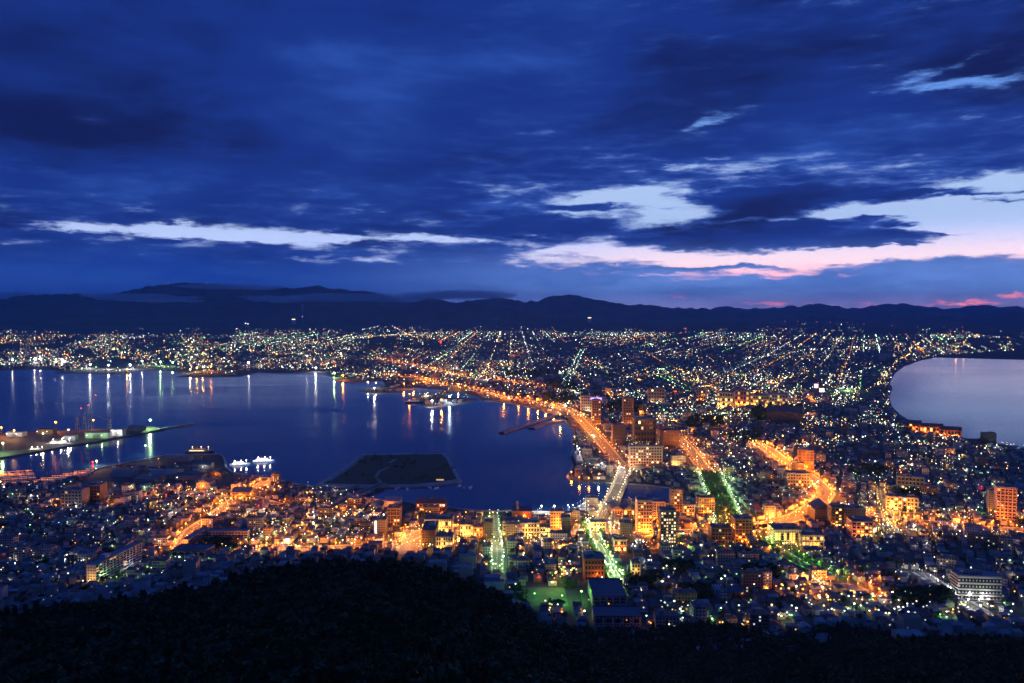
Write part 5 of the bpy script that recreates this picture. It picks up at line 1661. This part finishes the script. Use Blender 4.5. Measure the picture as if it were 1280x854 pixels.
crane(97, 541, 62, 12, 1.2, 'harbour crane with a red lamp, leftmost of the three by the shipyard')
crane(106, 541, 70, 10, .9, 'harbour crane with a red lamp, middle of the three by the shipyard')
crane(113, 541, 98, 14, .4, 'tallest harbour crane with a red lamp by the shipyard')
crane(137, 538, 40, 48, math.pi * .93, 'dark harbour crane with a long jib sloping left over the lit sheds', False)
for pl, pr_, pt, pb_, dep, wall, roof, colr, pw_, lb in (
        (106, 136, 540, 548, 16, 'white', 'pale', 'mint', 9000, 'long white ship shed glowing white in the shipyard'), (138, 153, 536, 545, 18, 'white', 'pale', 'white', 12000, 'square white shed right of the long one in the shipyard'),
        (160, 178, 533, 539, 20, 'grey', 'grey', None, 0, 'dark dock gate house near the tip of the shipyard'), (8, 28, 540, 546, 20, 'white', 'grey', 'white', 7000, 'white lit shed at the left end of the shipyard'),
        (46, 66, 536, 543, 20, 'brown', 'brown', 'warm', 6000, 'brown shed behind the orange lamp of the shipyard'), (80, 94, 544, 551, 14, 'grey', 'grey', 'white', 9000, 'grey shed between white ships and cranes')):
    x, y, z = place0((pl + pr_) / 2, pb_)
    k = math.hypot(y, CAM_Z) / F
    w, h = (pr_ - pl) * k, (pb_ - pt) * k
    e = tag(link('warehouse', None, loc=(x, y, z)), lb, 'warehouse')
    MB().box(-w / 2, w / 2, 0, dep, 0, h * .85).build('wall', PLAIN[wall], e)
    MB().gable(-w / 2, w / 2, 0, dep, h * .85 + .01, h * 1.05, 0, .5).build('roof', ROOFS[roof], e)
    MB().box(-w * .16, w * .16, -.15, -.005, .1, h * .55).build('door', M_STEEL, e)
    if colr:
        for s_ in (-.3, .3):
            xx, yy = x + s_ * w, y - 12
            g = tag(link('flood_lamp', None, loc=(xx, yy, z)), f'{colr} flood lamp on the ' + ('left' if s_ < 0 else 'right') + f' of the {" ".join(lb.split()[:4])}', 'flood lamp')
            MB().tube((0, 0, 0), (0, 0, 9), .2, .15).build('post', M_STEEL, g)
            MB().box(-.9, .9, -.5, .5, 9, 9.8).build('lamp_head', lampmat(colr, 'bright'), g)
            link('flood_light', point_light(colr, pw_, .5), g, (0, .6, 10.6))


def ship(name, px, py, L, beam, rz, hullm, topm, label, lit=None, decks=2, masts=2, z=SEA):
    x, y, _ = place0(px, py, SEA)
    e = tag(link(name, None, loc=(x, y, z), rz=rz), label, name.split('_')[-1] if name != 'fishing_boat' else 'fishing boat')
    hl = L / 2
    hb_ = beam / 2
    fh = max(1.6, L * .055)
    out = [(-hl, -hb_ * .8), (hl * .55, -hb_), (hl * .85, -hb_ * .5), (hl, 0), (hl * .85, hb_ * .5), (hl * .55, hb_), (-hl, hb_ * .8)]
    low = [(a * .94, b * .8) for a, b in out]
    n = len(out)
    m = MB()
    m.add([(a, b, -1) for a, b in low] + [(a, b, fh * (1 + .35 * max(0, a / hl) ** 2)) for a, b in out],
          [tuple(range(n - 1, -1, -1)), tuple(range(n, 2 * n))] + [(i, (i + 1) % n, (i + 1) % n + n, i + n) for i in range(n)])
    m.build('hull', hullm, e)
    m = MB()
    for d_ in range(decks):
        k = 1 - .18 * d_
        m.box(-hl * .75 * k, hl * .40 * k, -hb_ * .72 * k, hb_ * .72 * k, fh * 1.06 + d_ * fh * .8 + .01 * d_, fh * 1.06 + (d_ + 1) * fh * .8)
    top = m.build('superstructure', topm, e)
    zt = fh * 1.06 + decks * fh * .8
    MB().box(-hl * .35, -hl * .15, -hb_ * .3, hb_ * .3, zt + .01, zt + fh * .9).build('funnel', ROOFS['red'], e)
    for q_ in range(masts):
        a = (.55, -.62)[q_] * hl
        m = MB(); m.tube((a, 0, fh), (a, 0, fh + L * .16), L * .006 + .06, .05, 5); m.build('mast', M_STEEL, e)
    return e, fh, zt, hl, hb_


M_HULLD = material('dark_blue_hull', (.03, .04, .07), .4)
M_HULLW = material('white_hull_paint', (.70, .70, .70), .4)
SHIPS = [('moored_ferry', 722, 577, 128, 18, math.pi / 2, M_HULLD, M_HULLW, 'long white topped ferry moored lengthways at the orange lit quay', ('white', 26000)),
         ('museum_ship', 330, 577, 46, 11, .12, M_HULLW, M_HULLW, 'brightly lit white ship at the tip of the left pier', ('white', 52000)),
         ('patrol_ship', 300, 581, 42, 9, .3, M_HULLW, M_HULLW, 'white lit ship moored left of the brightest white ship', ('white', 36000)),
         ('cargo_ship', 76, 556, 66, 12, .15, M_HULLW, M_HULLW, 'long white ship tied along the shipyard quay', ('white', 22000)),
         ('cargo_ship', 46, 563, 40, 9, .15, M_HULLD, M_HULLW, 'small dark hulled ship behind the long white one at the shipyard', ('white', 6000)),
         ('work_barge', 250, 566, 66, 14, .02, M_HULLD, PLAIN['cream'], 'barge lit yellow off the left pier', ('amber', 8000)),
         ('cargo_ship', 518, 503.5, 70, 14, .1, M_HULLD, M_HULLW, 'dark ship at the far jetty under the highway', None)]
for nm, px, py, L, bm_, rz, hm, tm_, lb, lit in SHIPS:
    e, fh, zt, hl, hb_ = ship(nm, px, py, L, bm_, rz, hm, tm_, lb)
    if lit:
        for s_ in (-.5, .1, .6):
            m = MB(); m.ball((s_ * hl, -hb_ * .2, zt + fh * 1.2), .9); m.tube((s_ * hl, -hb_ * .2, zt * .7), (s_ * hl, -hb_ * .2, zt + fh * 1.2 - .9), .12, .1, 4)
            m.build('deck_lamp', lampmat(lit[0], 'bright'), e)
            link('deck_light', point_light(lit[0], lit[1] / 3, .5), e, (s_ * hl, -hb_ * 1.6, zt + fh * 1.2))
        for w_ in range(9):
            link('cabin_window', win_mesh(L * .05, fh * .3, lampmat('warm', 'mid')), e, (hl * (-.62 + w_ * .11), -hb_ * .72 - .01, fh * 1.5))
    REFS.append((px, py, {'moored_ferry': 'moored ferry', 'museum_ship': 'bright white ship'}.get(nm, 'ships')) if nm in ('moored_ferry', 'museum_ship') else (-900, -900, 'none'))

# fishing fleet with strings of bulbs
fleet = [(3 + i * 11 + j * 2, 594 + j * 4.6 - i * .7, 'at the far left quay') for j in range(4) for i in range(4)] + [(56 + i * 14 - j * 4, 601.5 - i * 2.9 + j * 2.4, 'beside the red beacon tower') for j in range(3) for i in range(5)]
for k, (px, py, wh) in enumerate(fleet):
    x, y, _ = place0(px, py, SEA)
    e = tag(link('fishing_boat', None, loc=(x, y, SEA), rz=.12 + rng.normal(0, .03)), f'moored fishing boat with a string of glowing bulbs, {wh}', 'fishing boat', f'fishing boats {wh}')
    if 'fb' not in POLE:
        L = 17
        out = [(-8.5, -1.9), (5, -2.2), (7.6, -1), (8.8, 0), (7.6, 1), (5, 2.2), (-8.5, 1.9)]
        n = len(out)
        m = MB().add([(a * .93, b * .8, -.6) for a, b in out] + [(a, b, 1.7 + max(0, a) * .1) for a, b in out], [tuple(range(n - 1, -1, -1)), tuple(range(n, 2 * n))] + [(i, (i + 1) % n, (i + 1) % n + n, i + n) for i in range(n)])
        POLE['fb'] = m.mesh('hull', M_HULLW)
        POLE['fc'] = MB().box(-5.5, -1.5, -1.4, 1.4, 1.72, 4.6).mesh('wheelhouse', PLAIN['white'])
        m = MB()
        for t in range(5):
            m.ball((-6.5 + t * 3.1, 0, 6.0), .55, 0, 6, 4)
        POLE['fl'] = m.mesh('bulb_string', lampmat('orange', 'mid'))
        m = MB(); m.tube((-7.5, 0, 1.7), (-7.5, 0, 7), .1, .08, 4); m.tube((7.2, 0, 2), (7.2, 0, 7), .1, .08, 4); m.tube((-7.5, 0, 6.8), (7.2, 0, 6.8), .05, .05, 4)
        POLE['fm'] = m.mesh('mast', M_STEEL)
    for nm in ('fb', 'fc', 'fl', 'fm'):
        link(POLE[nm].name.split('.')[0], POLE[nm], e)
    if k % 3 == 0:
        link('bulb_light', point_light('orange', 2600, .4), e, (0, -1, 7.4))

# containers stacked on the left pier
for k in range(16):
    px, py = 150 + (k % 8) * 13.5, (583, 588)[k // 8] + rng.uniform(-.6, .6)
    x, y, z = (float(v) for v in at(px, py))
    colr = ('red', 'blue', 'grey', 'white')[k % 4]
    e = tag(link('shipping_container', None, loc=(x, y, z), rz=rng.uniform(-.1, .1)), f'{colr} shipping container in the rows on the left pier', 'container', f'alike: {colr} containers on the left pier')
    MB().box(-6, 6, -1.3, 1.3, .02, 2.7).build('body', material(f'{colr} container paint', dict(red=(.25, .04, .03), blue=(.03, .07, .18), grey=(.2, .2, .2), white=(.5, .5, .5))[colr], .6), e)
    MB().box(6.003, 6.08, -1.2, 1.2, .1, 2.6).build('door', M_STEEL, e)
# yachts by the island
for k, (px, py, rz) in enumerate(((497, 611, 1.2), (509, 612, 1.7), (537, 610, 2.0), (546, 611, 1.1), (574, 608, 1.3), (580, 611, 1.7), (588, 610, 1.2))):
    x, y, _ = place0(px, py, SEA)
    wh = ('leftmost beside the island', 'second from the left beside the island', 'left one of the middle pair by the island', 'right one of the middle pair by the island', 'left one of three off the right corner of the island', 'middle one of three off the right corner of the island', 'rightmost of all by the island')[k]
    e, fh, zt, hl, hb_ = ship('sailing_yacht', px, py, 15, 4.4, rz, M_HULLW, M_HULLW, f'small white yacht, {wh}', None, 1, 1)
# red beacon tower
x, y, z = place0(116, 586, SEA)
e = tag(link('beacon_tower', None, loc=(x, y, z)), 'red harbour beacon tower among the fishing boats', 'beacon')
m = MB(); m.tube((0, 0, -2), (0, 0, 2), 4, 4, 10); m.build('base', M_CONC, e)
m = MB(); m.tube((0, 0, 2.01), (0, 0, 13), 1.6, 1.1, 10); m.build('tower', material('red beacon paint', (.5, .02, .03), .5), e)
m = MB(); m.ball((0, 0, 14), 1.3, 0, 8, 6); m.build('lantern', lampmat('red', 'bright'), e)
link('lantern_light', point_light('red', 12000, .5), e, (0, -2.6, 8))

# tall lamps of the quays, whose light lies on the water
QUAY = [(16, 454, 'white', .35), (44, 453, 'white', 1.3), (51, 453, 'white', 1.0), (70, 454, 'white', .2), (78, 454, 'white', .8), (113, 460.5, 'white', 1.3), (136, 461.5, 'white', .9), (163, 461, 'white', 1.1), (159, 467, 'amber', .12), (201, 457, 'mint', .9), (216, 458, 'mint', .4), (178, 456, 'white', .3),
        (264, 463, 'orange', .8), (246, 465, 'amber', .5), (254, 464, 'amber', .6), (238, 467, 'warm', .2), (311, 458, 'white', .5), (384, 449, 'white', .5), (395, 465, 'white', .6), (426, 446, 'warm', .6), (418, 472, 'mint', .8), (429, 475, 'orange', .8),
        (188, 535, 'mint', .34), (70, 538, 'orange', .20), (117, 535, 'orange', .12), (2, 545, 'orange', .16), (4, 566, 'mint', .12), (18, 549, 'amber', .10), (54, 553, 'warm', .04), (86, 548, 'warm', .03), (121, 582, 'warm', .12), (182, 569, 'white', .06), (1, 596, 'orange', .12),
        (460, 484, 'white', .16), (470, 485, 'warm', .22), (468, 492, 'white', .14), (562, 503, 'cool', .42), (540, 509, 'white', .2), (552, 508, 'orange', .2), (505, 486, 'orange', .3), (517, 486, 'orange', .3), (573, 487, 'amber', .14), (512, 500, 'orange', .10),
        (677, 640, 'white', .03), (693, 640, 'white', .03), (710, 639, 'white', .03), (714, 596, 'orange', .03), (724, 603, 'orange', .03), (736, 604, 'orange', .02), (748, 604, 'warm', .02), (752, 585, 'white', .035), (776, 590, 'white', .05),
        (648, 500, 'orange', .14), (660, 503, 'orange', .14), (672, 507, 'orange', .14), (682, 511, 'orange', .14), (692, 515, 'orange', .14), (630, 499, 'orange', .12), (726, 536, 'orange', .08), (700, 527, 'amber', .06)]
names = {}
for px, py, colr, pw_ in QUAY:
    x, y, z = (float(v) for v in at(px, py))
    on_yard = px < 160 and 530 < py < 572 or px == 188
    if on_yard:
        x, y, z = place0(px, py)
    d = math.hypot(x, y)
    hgt = 22 if d > 1900 else 10
    rad = d * 8.5e-4 * (.75 + .5 * min(1, pw_ * (1 if d > 3000 else 4)))
    e = link('quay_lamp', None, loc=(x, y, z))
    m = MB(); m.tube((0, 0, -2), (0, 0, hgt - rad * .5), .3 if d < 2500 else .6, .2, 6); m.build('mast', M_STEEL, e)
    m = MB(); m.ball((0, 0, hgt), rad, 0, 8, 6, .8); m.build('lamp_head', lampmat(colr, 'bright'), e)
    P_ = pw_ * (4.6e5 if d > 3300 else 8.0e5)
    link('quay_light', point_light(colr, P_, 1.5), e, (0, -rad - 2.2, hgt))
    shore = 'on the shipyard quay' if on_yard else ('on the far shore of the bay' if d > 3300 else ('on the harbour under the highway' if px > 440 and py < 540 else 'on the near quays of the bay'))
    names.setdefault((colr, shore), []).append((px, e))
for (colr, shore), es in names.items():
    es.sort(key=lambda t: t[0])
    for k, (px, e) in enumerate(es):
        num = ['first', 'second', 'third', 'fourth', 'fifth', 'sixth', 'seventh', 'eighth', 'ninth', 'tenth', 'eleventh', 'twelfth', 'thirteenth']
        tag(e, f"tall {dict(mint='pale green', cool='bluish white', warm='warm white').get(colr, colr)} lamp {shore}" + (f', {num[k]} from the left' if len(es) > 1 else ''), 'lamp', 'tall lamps round the bay')

# ------------------------------------------------------------------ lights and mist on the mountains
for k, (px, py, r0, colr) in enumerate(((210, 353.6, 19800, 'warm'), (232, 352.0, 19800, 'amber'), (259, 353.6, 19800, 'warm'))):
    a_, fw_, up_ = ray(px, py)
    t = r0 / math.hypot(a_, fw_)
    x, y, z = a_ * t, fw_ * t, CAM_Z + up_ * t
    e = tag(link('radio_mast', None, loc=(x, y, z - 60)), f"radio mast with a lamp on the flat mountain top, {('left', 'middle', 'right')[k]} one of three", 'radio mast')
    m = MB(); m.tube((0, 0, 0), (0, 0, 55), 4, 2, 5); m.build('mast', M_STEEL, e)
    m = MB(); m.ball((0, 0, 60), 9); m.build('warning_lamp', lampmat(colr, 'dim'), e)
for px, py, r0, w_, colr, lb in ((367, 400, 11000, 44, 'warm', 'lit white works building at the foot of the mountains on the left'), (737, 398, 11600, 50, 'warm', 'lit building high on the slope below the rounded dome peak'), (307, 405, 11400, 16, 'white', 'single lit house far up the left slope'), (310, 405.5, 11400, 14, 'white', 'lit house right beside the single one far up the left slope')):
    a_, fw_, up_ = ray(px, py)
    t = r0 / math.hypot(a_, fw_)
    x, y = a_ * t, fw_ * t
    zt = CAM_Z + up_ * t
    e = tag(link('lit_building', None, loc=(x, y, zt)), lb, 'building')
    MB().box(-w_ / 2, w_ / 2, 0, 30, -60, 14).build('wall', PLAIN['white'], e)
    MB().box(-w_ / 2, w_ / 2, -1, -.01, 2, 13).build('window', lampmat(colr, 'mid'), e)
    MB().gable(-w_ / 2, w_ / 2, 0, 30, 14.01, 22, 0, 1).build('roof', ROOFS['grey'], e)
for k, px in enumerate((981, 997, 1021, 1038, 1059, 1080, 1115, 1147, 1180, 1203)):
    py = (402, 402, 402.5, 403, 403.5, 405, 407, 408.5, 409, 409)[k]
    a_, fw_, up_ = ray(px, py)
    t = 11600 / math.hypot(a_, fw_)
    x, y, z = a_ * t, fw_ * t, CAM_Z + up_ * t
    e = tag(link('warning_mast', None, loc=(x, y, z - 46)), f'red lamp mast before the dark ridge, {("first", "second", "third", "fourth", "fifth", "sixth", "seventh", "eighth", "ninth", "last")[k]} from the left of ten', 'mast', 'red warning masts below the far ridge')
    m = MB(); m.tube((0, 0, -40), (0, 0, 40), 2.5, 1.5, 5); m.build('pole', M_STEEL, e)
    m = MB(); m.ball((0, 0, 46), 6); m.build('warning_lamp', lampmat('red', 'dim'), e)


def mist_mat(name, dens):
    mt = bpy.data.materials.new(name)
    mt.use_nodes = True
    t = mt.node_tree
    t.nodes.clear()
    v = t.nodes.new('ShaderNodeVolumePrincipled')
    v.inputs['Color'].default_value = (.97, .985, 1, 1)
    v.inputs['Density'].default_value = dens
    v.inputs['Anisotropy'].default_value = 0.1
    o = t.nodes.new('ShaderNodeOutputMaterial')
    t.links.new(v.outputs[0], o.inputs['Volume'])
    return mt


M_MIST = mist_mat('valley_mist', .0016)
M_PLUME = mist_mat('steam', .012)


def mist(px, py, r0, hw_px, hh_px, label, seed, mt=M_MIST, deep=700, tilt=0.0):
    a_, fw_, up_ = ray(px, py)
    h = math.hypot(a_, fw_)
    t = r0 / h
    k = r0 / h / F * math.hypot(1, (px - CX) / F)
    rx, rz_ = hw_px * k, hh_px * k
    bm = bmesh.new()
    bmesh.ops.create_icosphere(bm, subdivisions=4, radius=1)
    for v in bm.verts:
        f = 1 + .7 * (float(fbm(v.co.x * 2.5 + seed * 7, v.co.y * 1.5 + v.co.z * 1.3, 3, seed)) - .5)
        lift = (float(fbm(v.co.x * 3 + seed, v.co.y, 2, seed + 5)) - .5) * 1.6
        v.co = Vector((v.co.x * rx * (1 + .25 * (f - 1)), v.co.y * deep, v.co.z * rz_ * f + lift * rz_ + tilt * v.co.x * rz_))
    me = bpy.data.meshes.new('low_cloud')
    bm.to_mesh(me)
    bm.free()
    me.materials.append(mt)
    o = link('low_cloud', me, loc=(a_ * t, fw_ * t, CAM_Z + up_ * t), rz=-math.atan2(a_, fw_))
    tag(o, label, 'low cloud', kind='stuff')


mist(160, 371, 15900, 84, 4.0, 'thin band of mist between the left hills and the flat mountain', 1)
mist(28, 370.5, 17300, 44, 3.2, 'faint mist behind the leftmost hill', 2)
mist(290, 358.5, 15600, 66, 3.0, 'thin streak of mist across the flat mountain top', 3)
mist(200, 376, 13600, 48, 1.8, 'thin mist streak in front of the left hills', 4)
mist(430, 373.5, 15600, 128, 5.4, 'long bright bank of mist below the flat mountain', 5)
mist(345, 374.5, 14800, 36, 4.0, 'mist round the small dark round hill', 6)
mist(575, 369.5, 16000, 74, 5.6, 'bank of mist reaching the middle hills', 7)
# steam plume of a chimney
a_, fw_, up_ = ray(378, 399)
t = 11000 / math.hypot(a_, fw_)
e = tag(link('works_chimney', None, loc=(a_ * t, fw_ * t, CAM_Z + up_ * t - 40)), 'slim chimney under the steam plume at the foot of the mountains', 'chimney')
m = MB(); m.tube((0, 0, -20), (0, 0, 70), 5, 3, 8); m.build('shaft', M_CONC, e)
m = MB(); m.ball((0, 0, 73), 7); m.build('warning_lamp', lampmat('white', 'dim'), e)
m = MB()
prev = None
ring = 8
pts = [(0, 0, 78, 8), (3, 0, 110, 9), (6, 2, 150, 12), (4, 4, 190, 15), (-2, 4, 225, 20), (-8, 3, 250, 12)]
vs, fs = [], []
for (x, y, z, r_) in pts:
    vs += [(x + r_ * math.cos(2 * math.pi * q_ / ring), y + r_ * math.sin(2 * math.pi * q_ / ring), z) for q_ in range(ring)]
for s_ in range(len(pts) - 1):
    fs += [(s_ * ring + q_, s_ * ring + (q_ + 1) % ring, (s_ + 1) * ring + (q_ + 1) % ring, (s_ + 1) * ring + q_) for q_ in range(ring)]
fs += [tuple(range(ring - 1, -1, -1)), tuple(range((len(pts) - 1) * ring, len(pts) * ring))]
m.add(vs, fs)
o = m.build('steam_plume', M_PLUME, None, tuple(e.location))
tag(o, 'thin white steam plume rising before the small round hill', 'steam', kind='stuff')

# ------------------------------------------------------------------ trees
M_LEAF = [material('dark broadleaf foliage', (.030, .046, .008), .9, vary=.45, vscale=.5), material('dark conifer foliage', (.020, .036, .009), .9, vary=.45, vscale=.5), material('park foliage', (.07, .13, .03), .9, vary=.45, vscale=.5)]
M_BARK = material('bark', (.06, .045, .035), .9, vary=.3, vscale=1)


def crown_np(n_leaf, size, seed, conifer=False, hgt=10.0, rad=3.6):
    """leaf clumps spread through an uneven crown"""
    g = np.random.default_rng(seed)
    if conifer:
        t = g.random(n_leaf) ** .8
        a = g.random(n_leaf) * 2 * np.pi
        r = rad * .75 * (1 - t) * (.45 + .55 * g.random(n_leaf)) + .15
        c = np.stack([r * np.cos(a), r * np.sin(a), hgt * (.16 + .84 * t)], -1)
    else:
        lobes = g.normal(0, 1, (7, 3)) * (rad * .48, rad * .48, hgt * .13) + (0, 0, hgt * .66)
        li = g.integers(0, 7, n_leaf)
        v = g.normal(0, 1, (n_leaf, 3))
        v /= np.linalg.norm(v, axis=1)[:, None]
        c = lobes[li] + v * (g.random((n_leaf, 1)) ** .4) * (rad * .52) * (1, 1, .8)
    u = g.normal(0, 1, (n_leaf, 3)); u /= np.linalg.norm(u, axis=1)[:, None]
    w = np.cross(u, g.normal(0, 1, (n_leaf, 3))); w /= np.linalg.norm(w, axis=1)[:, None]
    s = size * g.uniform(.6, 1.3, (n_leaf, 1))
    V = np.stack([c - u * s, c + w * s * .7, c + u * s, c - w * s * .7], 1)
    return V.reshape(-1, 3), np.arange(n_leaf * 4).reshape(-1, 4)


def trunk_mesh(hgt, conifer):
    m = MB()
    m.tube((0, 0, -1), (0, 0, hgt * (.85 if conifer else .45)), .28, .10, 6)
    if not conifer:
        for a in (0.3, 2.2, 4.4):
            m.tube((0, 0, hgt * .38), (math.cos(a) * 1.6, math.sin(a) * 1.6, hgt * .68), .13, .05, 5)
    return m.mesh('trunk', M_BARK)


PROTO = []
for s in range(6):
    con = s % 3 == 2
    hgt = (9.5, 11, 12, 8.5, 10.5, 13)[s]
    V, q = crown_np(520, .62, 40 + s, con, hgt, (4.2, 3.8, 3.2, 4.4, 4.0, 3.4)[s])
    PROTO.append((mesh_np('crown', V, q, [M_LEAF[1] if con else M_LEAF[0]]), trunk_mesh(hgt, con), con))
PARKP = []
for s in range(3):
    V, q = crown_np(320, .62, 80 + s, False, 8.0, 3.4)
    PARKP.append((mesh_np('crown', V, q, [M_LEAF[2]]), trunk_mesh(8.0, False), False))

# forest of the mountain slope
r_ = rng.uniform(200 ** .5, 790 ** .5, 26000) ** 2
r_ = np.sqrt(rng.uniform(215 ** 2, 790 ** 2, 12500))
a_ = rng.uniform(-.66, .66, 12500)
fx, fy = r_ * np.sin(a_), r_ * np.cos(a_)
fz = terrain(fx, fy)
fpx, fpy = to_px(fx, fy, fz)
k = ((fz > town_z(r_) + .8) | ((fpx > 690) & (fpy > np.interp(fpx, [690, 740, 800, 880, 1000, 1050, 1300], [792, 797, 795, 791, 804, 790, 786])))) & ~footprint_hit(fx, fy, 4) & (street_dist(fx, fy) > 3)
fx, fy, fz, r_, fpx, fpy = fx[k], fy[k], fz[k], r_[k], fpx[k], fpy[k]
# nearest trees in view come first
vis = (fpx > 0) & (fpx < 1280) & (fpy < 870)
o_ = np.argsort(np.where(vis, r_, 1e9))
single = o_[:110]
rest_ = o_[110:]


def place_tree(x, y, z, p, s, label, group):
    e = tag(link('conifer_tree' if p[2] else 'broadleaf_tree', None, loc=(x, y, z), rz=rng.uniform(0, 6.28)), label, 'tree', group)
    e.scale = (s, s, s * rng.uniform(.9, 1.15))
    link('trunk', p[1], e)
    link('crown', p[0], e)


for i in single:
    p = PROTO[rng.integers(0, 6)]
    third = ('left third', 'middle third', 'right third')[int(min(max(fpx[i] / 427, 0), 2))]
    lb = f"dark {'conifer' if p[2] else 'broadleaf tree'} of the wooded foreground slope, {third} of the picture"
    place_tree(float(fx[i]), float(fy[i]), float(fz[i]), p, rng.uniform(.85, 1.2), lb, 'alike: ' + lb)
low = [crown_np(95, 1.15, 60 + s, s % 3 == 2, (9.5, 11, 12, 8.5)[s], (4.4, 4.0, 3.0, 4.6)[s]) for s in range(4)]
Vs, n_ = [], 0
Qs, Ms = [], []
for i in rest_:
    s = int(rng.integers(0, 4))
    V, q = low[s]
    sc = rng.uniform(.8, 1.25)
    c, sn = math.cos(i * 1.7), math.sin(i * 1.7)
    W_ = np.stack([V[:, 0] * c - V[:, 1] * sn, V[:, 0] * sn + V[:, 1] * c, V[:, 2]], -1) * sc + (fx[i], fy[i], fz[i])
    Vs.append(W_); Qs.append(q + n_); n_ += len(V)
    Ms.append(np.full(len(q), 1 if s == 2 else 0))
tag(link('forest', mesh_np('forest', np.concatenate(Vs), np.concatenate(Qs), M_LEAF[:2], np.concatenate(Ms))), 'dark forest covering the mountain slope below the viewpoint', 'forest', kind='stuff')

# trees of the boulevards and the parks, one by one
spots = []
for nm, side_off, step, phrase in (('park avenue', (-12, -4, 4, 12), 14, 'in the middle of the park avenue'), ('green boulevard', (-10, 10), 7.5, 'lining the green boulevard'), ('temple lane', (-11, 11), 14, 'along the green lit temple lane')):
    i0 = [r[0] for r in ROADS].index(nm)
    p = resample(STREETS[i0][0], step)
    n = normals(p)
    for j in range(len(p)):
        for so in side_off:
            c = p[j] + n[j] * (so + rng.normal(0, 1.2))
            spots.append((c[0], c[1], phrase))
for q_ in range(26):
    e_side = q_ % 3
    spots.append((qx - (76, 40, 20)[e_side] + rng.uniform(-4, 10), qy + (rng.uniform(0, 70), rng.uniform(-6, 6), rng.uniform(66, 74))[e_side], 'round the green lit school yard'))
for x, y, phrase in spots:
    lb = f'leafy green lit tree {phrase}'
    place_tree(float(x), float(y), float(terrain(x, y)) + .1, PARKP[rng.integers(0, 3)], rng.uniform(.75, 1.15), lb, 'alike: ' + lb)
# darker groves between the houses
gv, gq, gn = [], [], 0
pl_ = crown_np(70, 1.2, 99, False, 9, 4.2)
for a, b, w, h in PARKS:
    m_ = int(w * h * .5) + 6
    qx_, qy_ = a + rng.uniform(-1, 1, m_) * w, b + rng.uniform(-1, 1, m_) * h
    x, y, z = at(qx_, qy_)
    d = np.hypot(x, y)
    ok = (street_dist(x, y) > 4) & ~footprint_hit(x, y, 3) & ~inside(qx_, qy_, BAY)
    for i in np.nonzero(ok)[0]:
        sc = rng.uniform(.8, 1.3) * (1 if d[i] < 2200 else 1.8)
        gv.append(pl_[0] * sc + (x[i], y[i], z[i])); gq.append(pl_[1] + gn); gn += len(pl_[0])
m_ = 260
qx_, qy_ = rng.uniform(412, 566, m_), rng.uniform(568, 603, m_)
x, y = at0(qx_, qy_, SEA + 3)
ok = inside(qx_, qy_, GR) & (vnoise(x / 60, y / 60, 8) > .52)
for i in np.nonzero(ok)[0]:
    gv.append(pl_[0] * rng.uniform(.35, .8) + (x[i], y[i], SEA + 3)); gq.append(pl_[1] + gn); gn += len(pl_[0])
m_ = 900
qx_, qy_ = rng.uniform(0, 1280, m_), rng.uniform(560, 780, m_)
x, y, z = at(qx_, qy_)
ok = buildable(x, y, 2)[0]
for i in np.nonzero(ok)[0]:
    gv.append(pl_[0] * rng.uniform(.6, 1.1) + (x[i], y[i], z[i])); gq.append(pl_[1] + gn); gn += len(pl_[0])
tag(link('town_groves', mesh_np('town_groves', np.concatenate(gv), np.concatenate(gq), [M_LEAF[0]])), 'dark groves and garden trees between the houses of the town', 'trees', kind='stuff')
